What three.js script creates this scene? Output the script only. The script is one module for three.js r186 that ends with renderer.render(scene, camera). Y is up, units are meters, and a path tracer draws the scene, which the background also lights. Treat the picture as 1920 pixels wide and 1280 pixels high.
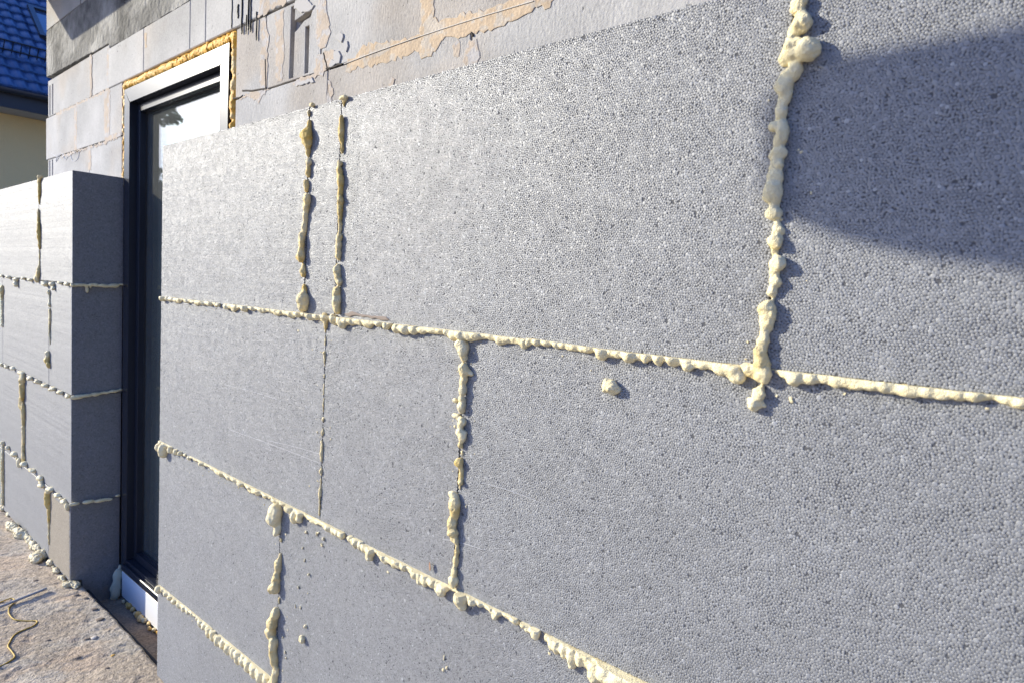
import * as THREE from 'three';
import { mergeGeometries } from 'three/addons/utils/BufferGeometryUtils.js';

// ---------------------------------------------------------------- camera, sky, sun, exposure
const scene = new THREE.Scene();
const TOP = 1.84;                                   // height of the upper edge of the insulation above the patio
const F = 1219.585, CX = 960, CY = 640;             // lens in pixels of the 1920 x 1280 photograph
const camera = new THREE.PerspectiveCamera(2 * Math.atan(640 / F) * 180 / Math.PI, 1024 / 682, 0.05, 400);
camera.position.set(2.32844, TOP - 0.416255, 0.869283);
camera.rotation.set(-0.0765186, 0.71649, 0.0533581, 'YXZ');
camera.focus = 1.7; camera.userData.fStop = 6.3;
camera.updateMatrixWorld(true);
scene.add(camera);

const SUN = new THREE.Vector3(-1.67, 0.66, 1).normalize();
function makeSky() {
  const w = 512, h = 256, d = new Float32Array(w * h * 4);
  const v = new THREE.Vector3();
  for (let j = 0; j < h; j++) for (let i = 0; i < w; i++) {
    const az = (i / w - 0.5) * 2 * Math.PI, el = ((j + 0.5) / h - 0.5) * Math.PI;
    v.set(Math.cos(el) * Math.cos(az), Math.sin(el), Math.cos(el) * Math.sin(az));
    const up = Math.max(v.y, 0), t = Math.pow(1 - up, 3.2);
    const c = v.dot(SUN), g = Math.max(c, 0);
    const side = 0.55 + 0.45 * (0.5 + 0.5 * c);
    const glow = 0.5 * Math.pow(g, 6) + 6.5 * Math.pow(g, 42);
    const k = (j * w + i) * 4;
    d[k] = (0.11 + 0.32 * t) * side + glow * 1.0;
    d[k + 1] = (0.325 + 0.37 * t) * side + glow * 0.95;
    d[k + 2] = (1.08 + 0.20 * t) * side + glow * 0.86;
    d[k + 3] = 1;
  }
  const s = new THREE.DataTexture(d, w, h, THREE.RGBAFormat, THREE.FloatType);
  s.mapping = THREE.EquirectangularReflectionMapping; s.magFilter = s.minFilter = THREE.LinearFilter; s.needsUpdate = true;
  return s;
}
const sky = makeSky();
scene.background = sky; scene.environment = sky;
const sun = new THREE.DirectionalLight(new THREE.Color().setRGB(1, 0.933, 0.77), 5);
sun.position.copy(SUN).multiplyScalar(30); sun.castShadow = true; sun.shadow.radius = 1;
sun.shadow.mapSize.set(4096, 4096);
Object.assign(sun.shadow.camera, { left: -8, right: 8, top: 8, bottom: -8, near: 1, far: 80 });
scene.add(sun, sun.target);
const renderer = new THREE.WebGLRenderer({ antialias: true });
renderer.setSize(1024, 682); renderer.toneMapping = THREE.LinearToneMapping; renderer.toneMappingExposure = 1.36;
renderer.shadowMap.enabled = true;

// ---------------------------------------------------------------- helpers
function rng(seed) { let a = seed >>> 0; return () => { a = (a + 0x6D2B79F5) | 0; let t = Math.imul(a ^ (a >>> 15), 1 | a); t = (t + Math.imul(t ^ (t >>> 7), 61 | t)) ^ t; return ((t ^ (t >>> 14)) >>> 0) / 4294967296; }; }
const lerp = (a, b, t) => a + (b - a) * t, clamp = (x, a = 0, b = 1) => Math.min(b, Math.max(a, x)), sstep = (a, b, x) => { const t = clamp((x - a) / (b - a)); return t * t * (3 - 2 * t); };
function hash3(x, y, z) { let h = Math.imul(x, 374761393) ^ Math.imul(y, 668265263) ^ Math.imul(z, 2147483647 - 1640531527); h = Math.imul(h ^ (h >>> 13), 1274126177); h ^= h >>> 16; return (h >>> 0) / 4294967296; }
function noise3(x, y, z, P = 0) {                    // value noise, tiling with period P in x and y when P > 0
  const xi = Math.floor(x), yi = Math.floor(y), zi = Math.floor(z), fx = x - xi, fy = y - yi, fz = z - zi;
  const u = fx * fx * (3 - 2 * fx), v = fy * fy * (3 - 2 * fy), w = fz * fz * (3 - 2 * fz);
  const m = P ? (a) => ((a % P) + P) % P : (a) => a;
  const x0 = m(xi), x1 = m(xi + 1), y0 = m(yi), y1 = m(yi + 1);
  return lerp(lerp(lerp(hash3(x0, y0, zi), hash3(x1, y0, zi), u), lerp(hash3(x0, y1, zi), hash3(x1, y1, zi), u), v),
    lerp(lerp(hash3(x0, y0, zi + 1), hash3(x1, y0, zi + 1), u), lerp(hash3(x0, y1, zi + 1), hash3(x1, y1, zi + 1), u), v), w);
}
function fbm(x, y, z, oct, P = 0) { let s = 0, a = 0.5, t = 0; for (let i = 0; i < oct; i++) { s += a * noise3(x, y, z + i * 17, P); t += a; x *= 2; y *= 2; z *= 2; P *= 2; a *= 0.5; } return s / t; }

// where the photograph was taken, fixed: places do not move when the camera does
const EYE = new THREE.Vector3(2.32844, TOP - 0.416255, 0.869283), GAZE = new THREE.Quaternion().setFromEuler(new THREE.Euler(-0.0765186, 0.71649, 0.0533581, 'YXZ'));
function ray(px, py) { return new THREE.Vector3((px - CX) / F, -(py - CY) / F, -1).applyQuaternion(GAZE); }
function onZ(px, py, z) { const d = ray(px, py), t = (z - EYE.z) / d.z; return d.multiplyScalar(t).add(EYE); }
function onY(px, py, y) { const d = ray(px, py), t = (y - EYE.y) / d.y; return d.multiplyScalar(t).add(EYE); }
function onX(px, py, x) { const d = ray(px, py), t = (x - EYE.x) / d.x; return d.multiplyScalar(t).add(EYE); }
const fwd = new THREE.Vector3(0, 0, -1).applyQuaternion(GAZE), GAZE_INV = GAZE.clone().invert();
function depthOf(p) { return p.clone().sub(EYE).dot(fwd); }
function toPixel(x, y, z) { const v = new THREE.Vector3(x, y, z).sub(EYE).applyQuaternion(GAZE_INV); return v.z > -0.05 ? null : [CX + F * v.x / -v.z, CY - F * v.y / -v.z]; }

const taken = {};
function numbered(n) { if (!(n in taken)) { taken[n] = 0; return n; } taken[n]++; return n + '_' + String(taken[n]).padStart(3, '0'); }
function thing(name, label, category, extra = {}) {
  const o = new THREE.Group(); o.name = numbered(name); o.userData = { label, category, ...extra }; scene.add(o); return o;
}
function part(name, geo, mat, parent, ud) {
  const m = new THREE.Mesh(geo, mat); m.name = name; m.castShadow = m.receiveShadow = true;
  if (ud) m.userData = ud;
  if (parent) parent.add(m); else { m.name = numbered(name); scene.add(m); }
  return m;
}
function structure(name, geo, mat) { return part(name, geo, mat, null, { kind: 'structure' }); }
const merge = (list) => mergeGeometries(list.map((g) => g.index ? g.toNonIndexed() : g));
const metal = (r, g, b, rough, m = 0) => new THREE.MeshStandardMaterial({ color: new THREE.Color().setRGB(r, g, b), roughness: rough, metalness: m });

// a block with chamfered edges; uv in metres
function block(x0, x1, y0, y1, z0, z1, bev = 0.002, holes) {
  const s = new THREE.Shape();
  s.moveTo(x0 + bev, y0 + bev); s.lineTo(x1 - bev, y0 + bev); s.lineTo(x1 - bev, y1 - bev); s.lineTo(x0 + bev, y1 - bev); s.closePath();
  if (holes) for (const h of holes) { const q = new THREE.Path(); h.forEach(([x, y], i) => i ? q.lineTo(x, y) : q.moveTo(x, y)); q.closePath(); s.holes.push(q); }
  const g = new THREE.ExtrudeGeometry(s, { depth: z1 - z0 - 2 * bev, bevelEnabled: bev > 0, bevelSize: bev, bevelThickness: bev, bevelSegments: 1, steps: 1 });
  g.translate(0, 0, z0 + bev); return g;
}
function box(x0, x1, y0, y1, z0, z1) { const g = new THREE.BoxGeometry(x1 - x0, y1 - y0, z1 - z0); g.translate((x0 + x1) / 2, (y0 + y1) / 2, (z0 + z1) / 2); const p = g.attributes.position, n = g.attributes.normal, u = g.attributes.uv; for (let i = 0; i < p.count; i++) { const ax = Math.abs(n.getX(i)), ay = Math.abs(n.getY(i)); if (ax > 0.5) u.setXY(i, p.getZ(i), p.getY(i)); else if (ay > 0.5) u.setXY(i, p.getX(i), p.getZ(i)); else u.setXY(i, p.getX(i), p.getY(i)); } return g; }
function cyl(a, b, r, seg = 12) { const A = new THREE.Vector3(...a), B = new THREE.Vector3(...b), d = B.clone().sub(A); const g = new THREE.CylinderGeometry(r, r, d.length(), seg); g.applyQuaternion(new THREE.Quaternion().setFromUnitVectors(new THREE.Vector3(0, 1, 0), d.normalize())); g.translate((A.x + B.x) / 2, (A.y + B.y) / 2, (A.z + B.z) / 2); return g; }
function polyPatch(pts, z, thick, rough = 0.004, seed = 1) {        // irregular raised patch on the wall plane, outline given in wall metres
  const r = rng(seed), out = [];
  for (let i = 0; i < pts.length; i++) { const [x0, y0] = pts[i], [x1, y1] = pts[(i + 1) % pts.length]; const L = Math.hypot(x1 - x0, y1 - y0), n = Math.max(1, Math.round(L / 0.012)); for (let k = 0; k < n; k++) { const t = k / n; out.push(new THREE.Vector2(lerp(x0, x1, t) + (r() - 0.5) * rough, lerp(y0, y1, t) + (r() - 0.5) * rough)); } }
  const g = new THREE.ExtrudeGeometry(new THREE.Shape(out), { depth: thick * 0.5, bevelEnabled: true, bevelSize: 0.0015, bevelThickness: thick * 0.5, bevelSegments: 1, steps: 1 });
  g.translate(0, 0, z - thick * 0.5); return g;
}

// ---------------------------------------------------------------- textures
function tex(N, fn, srgb = true) {
  const d = new Uint8Array(N * N * 4);
  for (let j = 0; j < N; j++) for (let i = 0; i < N; i++) { const c = fn(i / N, j / N, i, j), k = (j * N + i) * 4; d[k] = clamp(c[0]) * 255; d[k + 1] = clamp(c[1]) * 255; d[k + 2] = clamp(c[2]) * 255; d[k + 3] = 255; }
  const t = new THREE.DataTexture(d, N, N); t.wrapS = t.wrapT = THREE.RepeatWrapping; t.magFilter = THREE.LinearFilter; t.minFilter = THREE.LinearMipmapLinearFilter; t.generateMipmaps = true;
  if (srgb) t.colorSpace = THREE.SRGBColorSpace; t.needsUpdate = true; return t;
}
const gam = (x) => Math.pow(clamp(x), 1 / 2.2);
const L = (r, g, b) => [gam(r), gam(g), gam(b)];
function rep(t, x, y = x) { const c = t.clone(); c.repeat.set(x, y); c.needsUpdate = true; return c; }

// polystyrene cut by a hot wire: small cells, crevice shade painted dark along cell edges, faint level scratches
const CELLS = 150;
function epsField(N, M, seed) {
  const h = new Float32Array(N * N), tone = new Float32Array(N * N);
  const px = [], py = [], tn = []; const r = rng(seed);
  for (let j = 0; j < M; j++) for (let i = 0; i < M; i++) { px.push(i + (j % 2) * 0.5 + (r() - 0.5) * 0.75); py.push(j + (r() - 0.5) * 0.75); tn.push(r()); }
  for (let j = 0; j < N; j++) for (let i = 0; i < N; i++) {
    const x = i / N * M, y = j / N * M, cx = Math.floor(x), cy = Math.floor(y); let f1 = 9, f2 = 9, id = 0;
    for (let b = -2; b <= 2; b++) for (let a = -2; a <= 2; a++) { const X = ((cx + a) % M + M) % M, Y = ((cy + b) % M + M) % M, k = Y * M + X; let dx = px[k] - x, dy = py[k] - y; dx -= M * Math.round(dx / M); dy -= M * Math.round(dy / M); const d = dx * dx + dy * dy; if (d < f1) { f2 = f1; f1 = d; id = k; } else if (d < f2) f2 = d; }
    const e = Math.sqrt(f2) - Math.sqrt(f1); h[j * N + i] = sstep(0, 0.4, e) ; tone[j * N + i] = tn[id];
  }
  return { h, tone };
}
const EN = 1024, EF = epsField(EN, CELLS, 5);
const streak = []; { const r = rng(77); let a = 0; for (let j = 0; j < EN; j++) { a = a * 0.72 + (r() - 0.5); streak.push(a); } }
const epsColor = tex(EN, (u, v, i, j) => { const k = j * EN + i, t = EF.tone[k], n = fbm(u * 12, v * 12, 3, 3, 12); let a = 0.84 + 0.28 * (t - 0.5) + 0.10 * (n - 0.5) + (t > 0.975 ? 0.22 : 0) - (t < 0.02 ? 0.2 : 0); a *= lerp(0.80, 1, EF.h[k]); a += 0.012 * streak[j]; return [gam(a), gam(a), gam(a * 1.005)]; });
const epsNormal = tex(EN, (u, v, i, j) => { const at = (a, b) => { a = (a + EN) % EN; b = (b + EN) % EN; return EF.h[b * EN + a] * 0.9; }; const t = EF.tone[j * EN + i]; let nx = (at(i - 1, j) - at(i + 1, j)) * 0.38 + 0.16 * (t - 0.5), ny = (at(i, j - 1) - at(i, j + 1)) * 0.38 + 0.16 * ((t * 7.31) % 1 - 0.5) + 0.045 * streak[j]; const l = Math.hypot(nx, ny, 1); return [nx / l * 0.5 + 0.5, ny / l * 0.5 + 0.5, 1 / l * 0.5 + 0.5]; }, false);

// aerated concrete: fine pores, faint stains
const aacColor = tex(1024, (u, v) => { const n = fbm(u * 6, v * 6, 1, 5, 6), f = noise3(u * 256, v * 256, 4, 256), f2 = noise3(u * 480, v * 480, 9, 480), p = noise3(u * 120, v * 120, 6, 120) > 0.965 ? 0.22 : 0; const w = sstep(0.48, 0.7, fbm(u * 3, v * 3, 31, 4, 3)); const a = 0.41 + 0.22 * (n - 0.5) + 0.07 * (f - 0.5) + 0.06 * (f2 - 0.5) - p; return L(a * lerp(1, 1.02, w), a * lerp(0.98, 0.935, w), a * lerp(0.94, 0.83, w)); });
const aacBump = tex(1024, (u, v) => { const a = 0.5 + 0.5 * (noise3(u * 220, v * 90, 2, 0) - 0.5) + 0.35 * (noise3(u * 400, v * 400, 3, 400) - 0.5) - (noise3(u * 120, v * 120, 6, 120) > 0.95 ? 0.4 : 0); return [a, a, a]; }, false);
// cast concrete of the ring beam: patchy, dark stains, trowel marks
const beamColor = tex(1024, (u, v) => { const n = fbm(u * 5, v * 5, 11, 6, 5), m = fbm(u * 24, v * 24, 5, 4, 24), s = sstep(0.55, 0.72, fbm(u * 4, v * 8, 21, 4, 4)); let a = 0.21 + 0.36 * (n - 0.5) + 0.22 * (m - 0.5); a *= 1 - 0.35 * s; const f = noise3(u * 300, v * 300, 2, 300); a += 0.06 * (f - 0.5); if (noise3(u * 90, v * 90, 8, 90) > 0.95) a *= 0.55; return L(a * 1.03, a, a * 0.92); });
const beamBump = tex(512, (u, v) => { const a = fbm(u * 16, v * 16, 7, 6, 16); return [a, a, a]; }, false);
// rough screed of the patio, tan dust in patches
const patioColor = tex(1024, (u, v) => { const n = fbm(u * 5, v * 5, 2, 6, 5), m = sstep(0.42, 0.58, fbm(u * 7, v * 7, 43, 5, 7)), o = sstep(0.6, 0.7, fbm(u * 9, v * 9, 63, 4, 9)), f = fbm(u * 128, v * 128, 4, 3, 128); let a = 0.40 + 0.20 * (n - 0.5) + 0.42 * (f - 0.5); if (noise3(u * 150, v * 150, 8, 150) > 0.955) a *= 0.45; let c = [a * 1.04, a * 0.89, a * 0.68]; c = c.map((x, i) => lerp(x, a * [1.06, 0.83, 0.57][i], m * 0.7)); c = c.map((x, i) => lerp(x, a * [1.0, 0.70, 0.45][i], o * 0.35)); return L(...c); });
const patioBump = tex(1024, (u, v) => { const a = 0.6 * fbm(u * 48, v * 48, 7, 5, 48) + 0.4 * fbm(u * 160, v * 160, 3, 2, 160); return [a, a, a]; }, false);
const foamBump = tex(512, (u, v) => { const a = 0.6 * fbm(u * 10, v * 10, 1, 5, 10) + 0.4 * noise3(u * 60, v * 60, 5, 60); return [a, a, a]; }, false);
// tile adhesive: tan, dragged thin in places so that the grey block shows through as specks
const mortarColor = tex(512, (u, v) => { const n = fbm(u * 9, v * 9, 3, 5, 9), f = noise3(u * 170, v * 170, 4, 170), t = sstep(0.50, 0.66, fbm(u * 22, v * 22, 9, 4, 22)); const a = 0.9 + 0.3 * (n - 0.5) + 0.14 * (f - 0.5); const c = [a, a * 0.80, a * 0.60], g = [0.94 * a, 0.89 * a, 0.84 * a]; return c.map((x, i) => gam(lerp(x, g[i], t * 0.75))); });
const grainColor = tex(512, (u, v) => { const n = fbm(u * 3, v * 60, 2, 4, 0), m = fbm(u * 8, v * 8, 5, 3, 8); const a = 0.24 + 0.18 * (n - 0.5) + 0.08 * (m - 0.5); return L(a * 1.15, a * 0.86, a * 0.58); });
const dustAlpha = tex(512, (u, v) => { const a = 0.08 + 0.05 * fbm(u * 8, v * 8, 1, 4, 8) + (noise3(u * 200, v * 200, 3, 200) > 0.9 ? 0.10 : 0); return [a, a, a]; }, false);
const plasterBump = tex(512, (u, v) => { const a = fbm(u * 40, v * 40, 1, 3, 40); return [a, a, a]; }, false);

const M = {
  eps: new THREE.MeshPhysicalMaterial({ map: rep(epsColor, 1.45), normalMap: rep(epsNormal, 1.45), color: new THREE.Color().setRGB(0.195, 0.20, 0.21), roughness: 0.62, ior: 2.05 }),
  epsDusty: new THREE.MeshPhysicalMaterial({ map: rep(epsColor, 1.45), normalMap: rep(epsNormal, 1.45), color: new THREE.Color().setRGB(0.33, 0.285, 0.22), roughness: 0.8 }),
  bead: new THREE.MeshPhysicalMaterial({ color: new THREE.Color(1, 1, 1), roughness: 0.63, ior: 2.3 }),
  beadBed: metal(0.08, 0.081, 0.086, 0.8),  // polystyrene under the beads, coloured darker for the shade in their gaps
  aac: new THREE.MeshStandardMaterial({ map: aacColor, bumpMap: aacBump, bumpScale: 0.0012, roughness: 0.95 }),
  lintel: new THREE.MeshStandardMaterial({ map: rep(aacColor, 0.83), bumpMap: aacBump, bumpScale: 0.0008, roughness: 0.9 }),
  beam: new THREE.MeshStandardMaterial({ map: beamColor, bumpMap: rep(beamBump, 3), bumpScale: 0.010, roughness: 0.92 }),
  mortar: new THREE.MeshStandardMaterial({ map: rep(mortarColor, 1.7), color: new THREE.Color().setRGB(0.56, 0.545, 0.50), bumpMap: rep(foamBump, 3), bumpScale: 0.002, roughness: 0.95 }),
  mortarPale: new THREE.MeshStandardMaterial({ map: rep(mortarColor, 2.3), color: new THREE.Color().setRGB(0.51, 0.535, 0.57), bumpMap: rep(foamBump, 3), bumpScale: 0.002, roughness: 0.95 }),
  core: metal(0.40, 0.39, 0.37, 0.95),
  dark: metal(0.02, 0.02, 0.022, 0.8),
  tar: metal(0.012, 0.011, 0.01, 0.6),
  frame: new THREE.MeshPhysicalMaterial({ color: new THREE.Color().setRGB(0.022, 0.025, 0.034), roughness: 0.24, specularIntensity: 0.42 }),
  white: metal(0.78, 0.78, 0.78, 0.45),
  glass: new THREE.MeshPhysicalMaterial({ color: new THREE.Color().setRGB(0.86, 0.93, 0.90), roughness: 0.02, transmission: 1, thickness: 0, ior: 1.52 }),
  dust: new THREE.MeshStandardMaterial({ color: new THREE.Color().setRGB(0.50, 0.51, 0.47), alphaMap: dustAlpha, transparent: true, opacity: 1, roughness: 1 }),
  foam: new THREE.MeshPhysicalMaterial({ vertexColors: true, roughness: 0.5, bumpMap: rep(foamBump, 22), bumpScale: 0.0018, specularIntensity: 0.42 }),
  patio: new THREE.MeshStandardMaterial({ map: rep(patioColor, 0.9), bumpMap: rep(patioBump, 1.4), bumpScale: 0.005, roughness: 0.96 }),
  soil: new THREE.MeshStandardMaterial({ map: rep(patioColor, 0.35), color: new THREE.Color().setRGB(0.55, 0.5, 0.42), bumpMap: rep(patioBump, 0.4), bumpScale: 0.02, roughness: 1 }),
  footing: new THREE.MeshStandardMaterial({ map: rep(patioColor, 1.3), color: new THREE.Color().setRGB(0.62, 0.55, 0.5), bumpMap: rep(patioBump, 1.5), bumpScale: 0.004, roughness: 0.95 }),
  wood: new THREE.MeshStandardMaterial({ map: grainColor, roughness: 0.8 }),
  steel: metal(0.45, 0.46, 0.48, 0.38, 0.9),
};

// ---------------------------------------------------------------- ground, patio, footing
{
  const g = new THREE.PlaneGeometry(500, 500, 1, 1); g.rotateX(-Math.PI / 2); g.translate(0, -0.14, 0);
  const u = g.attributes.uv; for (let i = 0; i < u.count; i++) u.setXY(i, u.getX(i) * 500, u.getY(i) * 500);
  structure('ground', g, M.soil);
}
function patioHeight(x, z) { return 0.008 * (fbm(x * 9 + 40, z * 9 + 40, 2, 4) - 0.5) + 0.0034 * (fbm(x * 50 + 9, z * 50 + 90, 5, 3) - 0.5) - 0.004 * sstep(0.63, 0.8, fbm(x * 26 + 7, z * 26 + 70, 8, 3)); }
const PEDGE = (x) => -0.038 + 0.012 * (fbm(x * 16 + 20, 3, 5, 4) - 0.5);
function patioSheet(x0, x1, nx, zs, edge) {              // height field with a dropped lip along its wall side
  const P = [], U = [], I = [], cols = zs.length + 1;
  for (let i = 0; i <= nx; i++) {
    const x = lerp(x0, x1, i / nx);
    for (let k = 0; k < cols; k++) {
      const z = k === 0 ? PEDGE(x) : edge ? lerp(PEDGE(x), zs[zs.length - 1], (zs[k - 1] - zs[0]) / (zs[zs.length - 1] - zs[0])) : zs[k - 1];
      const y = k === 0 ? -0.135 : patioHeight(x, z) - (k === 1 ? 0.006 : 0);
      P.push(x, y, z); U.push(x, z);
    }
  }
  for (let i = 0; i < nx; i++) for (let k = 0; k < cols - 1; k++) { const a = i * cols + k, b = a + cols; I.push(a, a + 1, b, b, a + 1, b + 1); }
  const g = new THREE.BufferGeometry(); g.setAttribute('position', new THREE.Float32BufferAttribute(P, 3)); g.setAttribute('uv', new THREE.Float32BufferAttribute(U, 2)); g.setIndex(I); g.computeVertexNormals(); return g;
}
{
  const zs = []; for (let k = 0; k <= 90; k++) zs.push(-0.04 + k * 0.0075);
  const near = patioSheet(-2.9, 0.3, 420, zs, true);
  const z2 = [zs[90]]; for (let k = 1; k <= 30; k++) z2.push(zs[90] + 3.6 * k / 30);
  const P = structure('concrete_patio', near, M.patio);
  // the remainder of the patio, outside the view
  const far = new THREE.BoxGeometry(9.2, 0.12, 3.6); far.translate(1.7, -0.066, zs[90] + 1.8); 
  const right = new THREE.BoxGeometry(6, 0.12, zs[90] + 0.035); right.translate(3.3, -0.066, (zs[90] - 0.035) / 2);
  structure('patio_slab', merge([far, right].map((b) => { const p = b.attributes.position, u = b.attributes.uv; for (let i = 0; i < p.count; i++) u.setXY(i, p.getX(i), p.getZ(i)); return b; })), M.patio);
  structure('concrete_footing', box(-2.45, 4.2, -0.138, -0.118, -0.5, -0.03), M.footing);
}

// ---------------------------------------------------------------- the unfinished house
const WZ = -0.2, Y = (v) => TOP + v;
const house = thing('unfinished_house', 'unfinished house wall of bare grey aerated concrete blocks with concrete ring beam', 'house');
{
  const back = WZ - 0.24, skin = WZ - 0.03;
  // wall behind the visible blocks, in pieces round the door opening, and the closed room behind
  part('inner_wall', merge([
    box(-2.205, -1.0, -0.13, 3.3, back, skin), box(0.08, 4.2, -0.13, 3.3, back, skin), box(-1.0, 0.08, Y(0.424), 3.3, back, skin),
    box(-2.205, -2.0, -0.13, 3.3, -5, back), box(4.0, 4.2, -0.13, 3.3, -5, back), box(-2.205, 4.2, -0.13, 3.3, -5.2, -5)]), M.core, house);
  part('room_floor', box(-2, 4, -0.13, -0.02, -5, back), metal(0.25, 0.24, 0.23, 0.8), house);
  part('ceiling', box(-2.205, 4.2, 3.3, 3.45, -5.2, skin), M.core, house);
  // blocks: [x0, x1, y0, y1, material]
  const J = 0.0022;
  const rows = [
    [-0.52, -0.045, [-2.224, -1.75, -1.2, -1.003]], [-0.52, -0.045, [0.082, 0.5, 1.1, 1.7, 2.4, 3.2, 4.2]],
    [-0.045, 0.191, [-2.19, -1.459, -1.003]], [-0.045, 0.188, [0.082, 0.645, 1.225, 1.83, 2.4, 3.0, 4.2]],
    [0.191, 0.427, [-2.224, -1.69, -1.175, -1.003]], [0.188, 0.422, [0.082, 0.283, 0.605, 1.062, 1.66, 2.25, 2.85, 4.2]],
    [0.427, 0.63, [-2.19, -1.44, -1.18]], [0.422, 0.66, [0.62, 1.2, 1.8, 2.4, 4.2]],
    [0.909, 1.15, [-2.215, -1.61, -1.0, -0.4, 0.2, 0.8, 1.4, 4.2]], [1.15, 1.4, [-2.215, -1.9, -1.3, -0.7, 0, 4.2]],
  ];
  let n = 0; const r = rng(9);
  for (const [y0, y1, xs] of rows) for (let i = 0; i + 1 < xs.length; i++) {
    const a = xs[i] + J, b = xs[i + 1] - J, lo = Y(y0) + J, hi = Y(y1) - J, dz = (r() - 0.5) * 0.003; n++;
    let holes = null;
    if (y0 === 0.188 && xs[i] === 0.283) holes = [                     // grip and tongue recesses of a block end
      [[0.431, Y(0.196)], [0.457, Y(0.196)], [0.459, Y(0.33)], [0.475, Y(0.335)], [0.51, Y(0.352)], [0.545, Y(0.355)], [0.556, Y(0.375)], [0.545, Y(0.385)], [0.5, Y(0.372)], [0.457, Y(0.366)], [0.458, Y(0.412)], [0.433, Y(0.412)]],
      [[0.519, Y(0.196)], [0.541, Y(0.196)], [0.541, Y(0.335)], [0.517, Y(0.335)]]];
    if (xs[i] === -2.19 && i === 0) { const a0 = y0 + 0.006, a1 = y1 - (y0 > 0.3 ? 0.03 : 0.006); holes = [[[-2.165, Y(a0)], [-2.143, Y(a0)], [-2.143, Y(a1)], [-2.165, Y(a1)]], [[-2.112, Y(a0)], [-2.088, Y(a0)], [-2.088, Y(a1)], [-2.112, Y(a1)]]]; }
    const g = holes ? mergeGeometries([block(a, b, lo, hi, WZ - 0.018 + dz, WZ + dz, 0.0015, holes), block(a, b, lo, hi, skin + 0.0005, WZ - 0.019 + dz, 0.001)]) : block(a, b, lo, hi, skin + 0.0005, WZ + dz, 0.0022);
    const u = g.attributes.uv, ox = r() * 3, oy = r() * 3, sw = r() < 0.5 ? -1 : 1; for (let k = 0; k < u.count; k++) u.setXY(k, u.getX(k) * sw + ox, u.getY(k) + oy);
    part('concrete_block', g, M.aac, house);
  }
  // lintel over the door, in three lengths, and the cast ring beam above it
  for (const [a, b] of [[-1.178, -0.745], [-0.745, -0.285], [-0.285, -0.152], [-0.152, 0.618]]) part('lintel_block', block(a + 0.0015, b - 0.0015, Y(0.426), Y(0.606), skin + 0.0005, WZ + 0.004, 0.003), M.lintel, house);
  {
    const s = new THREE.Shape(); const r2 = rng(31), lo = [];
    for (let x = -2.214; x < 4.2; x += 0.03) lo.push([x, Y(x < -1.19 ? lerp(0.655, 0.634, (x + 2.2)) : 0.609) + (r2() - 0.5) * 0.006]);
    s.moveTo(-2.214, Y(0.906)); for (const [x, y] of lo) s.lineTo(x, y); for (let x = 4.2; x > -2.2; x -= 0.04) s.lineTo(x, Y(0.906) + (r2() - 0.5) * 0.006);
    const g = new THREE.ExtrudeGeometry(s, { depth: 0.0245, bevelEnabled: true, bevelSize: 0.002, bevelThickness: 0.003, bevelSegments: 1 }); g.translate(0, 0, skin + 0.003);
    part('ring_beam', g, M.beam, house);
  }
  // adhesive squeezed out of the joints and smeared over the blocks (outlines in photograph pixels, laid on the wall)
  const W = (x0, y0, s, list) => list.map(([u, v]) => { const p = onZ(x0 + u / s, y0 + v / s, WZ); return [p.x, p.y]; });
  const A = (l) => W(420, 0, 3.3103, l), B = (l) => W(80, 0, 3.765, l);
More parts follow.
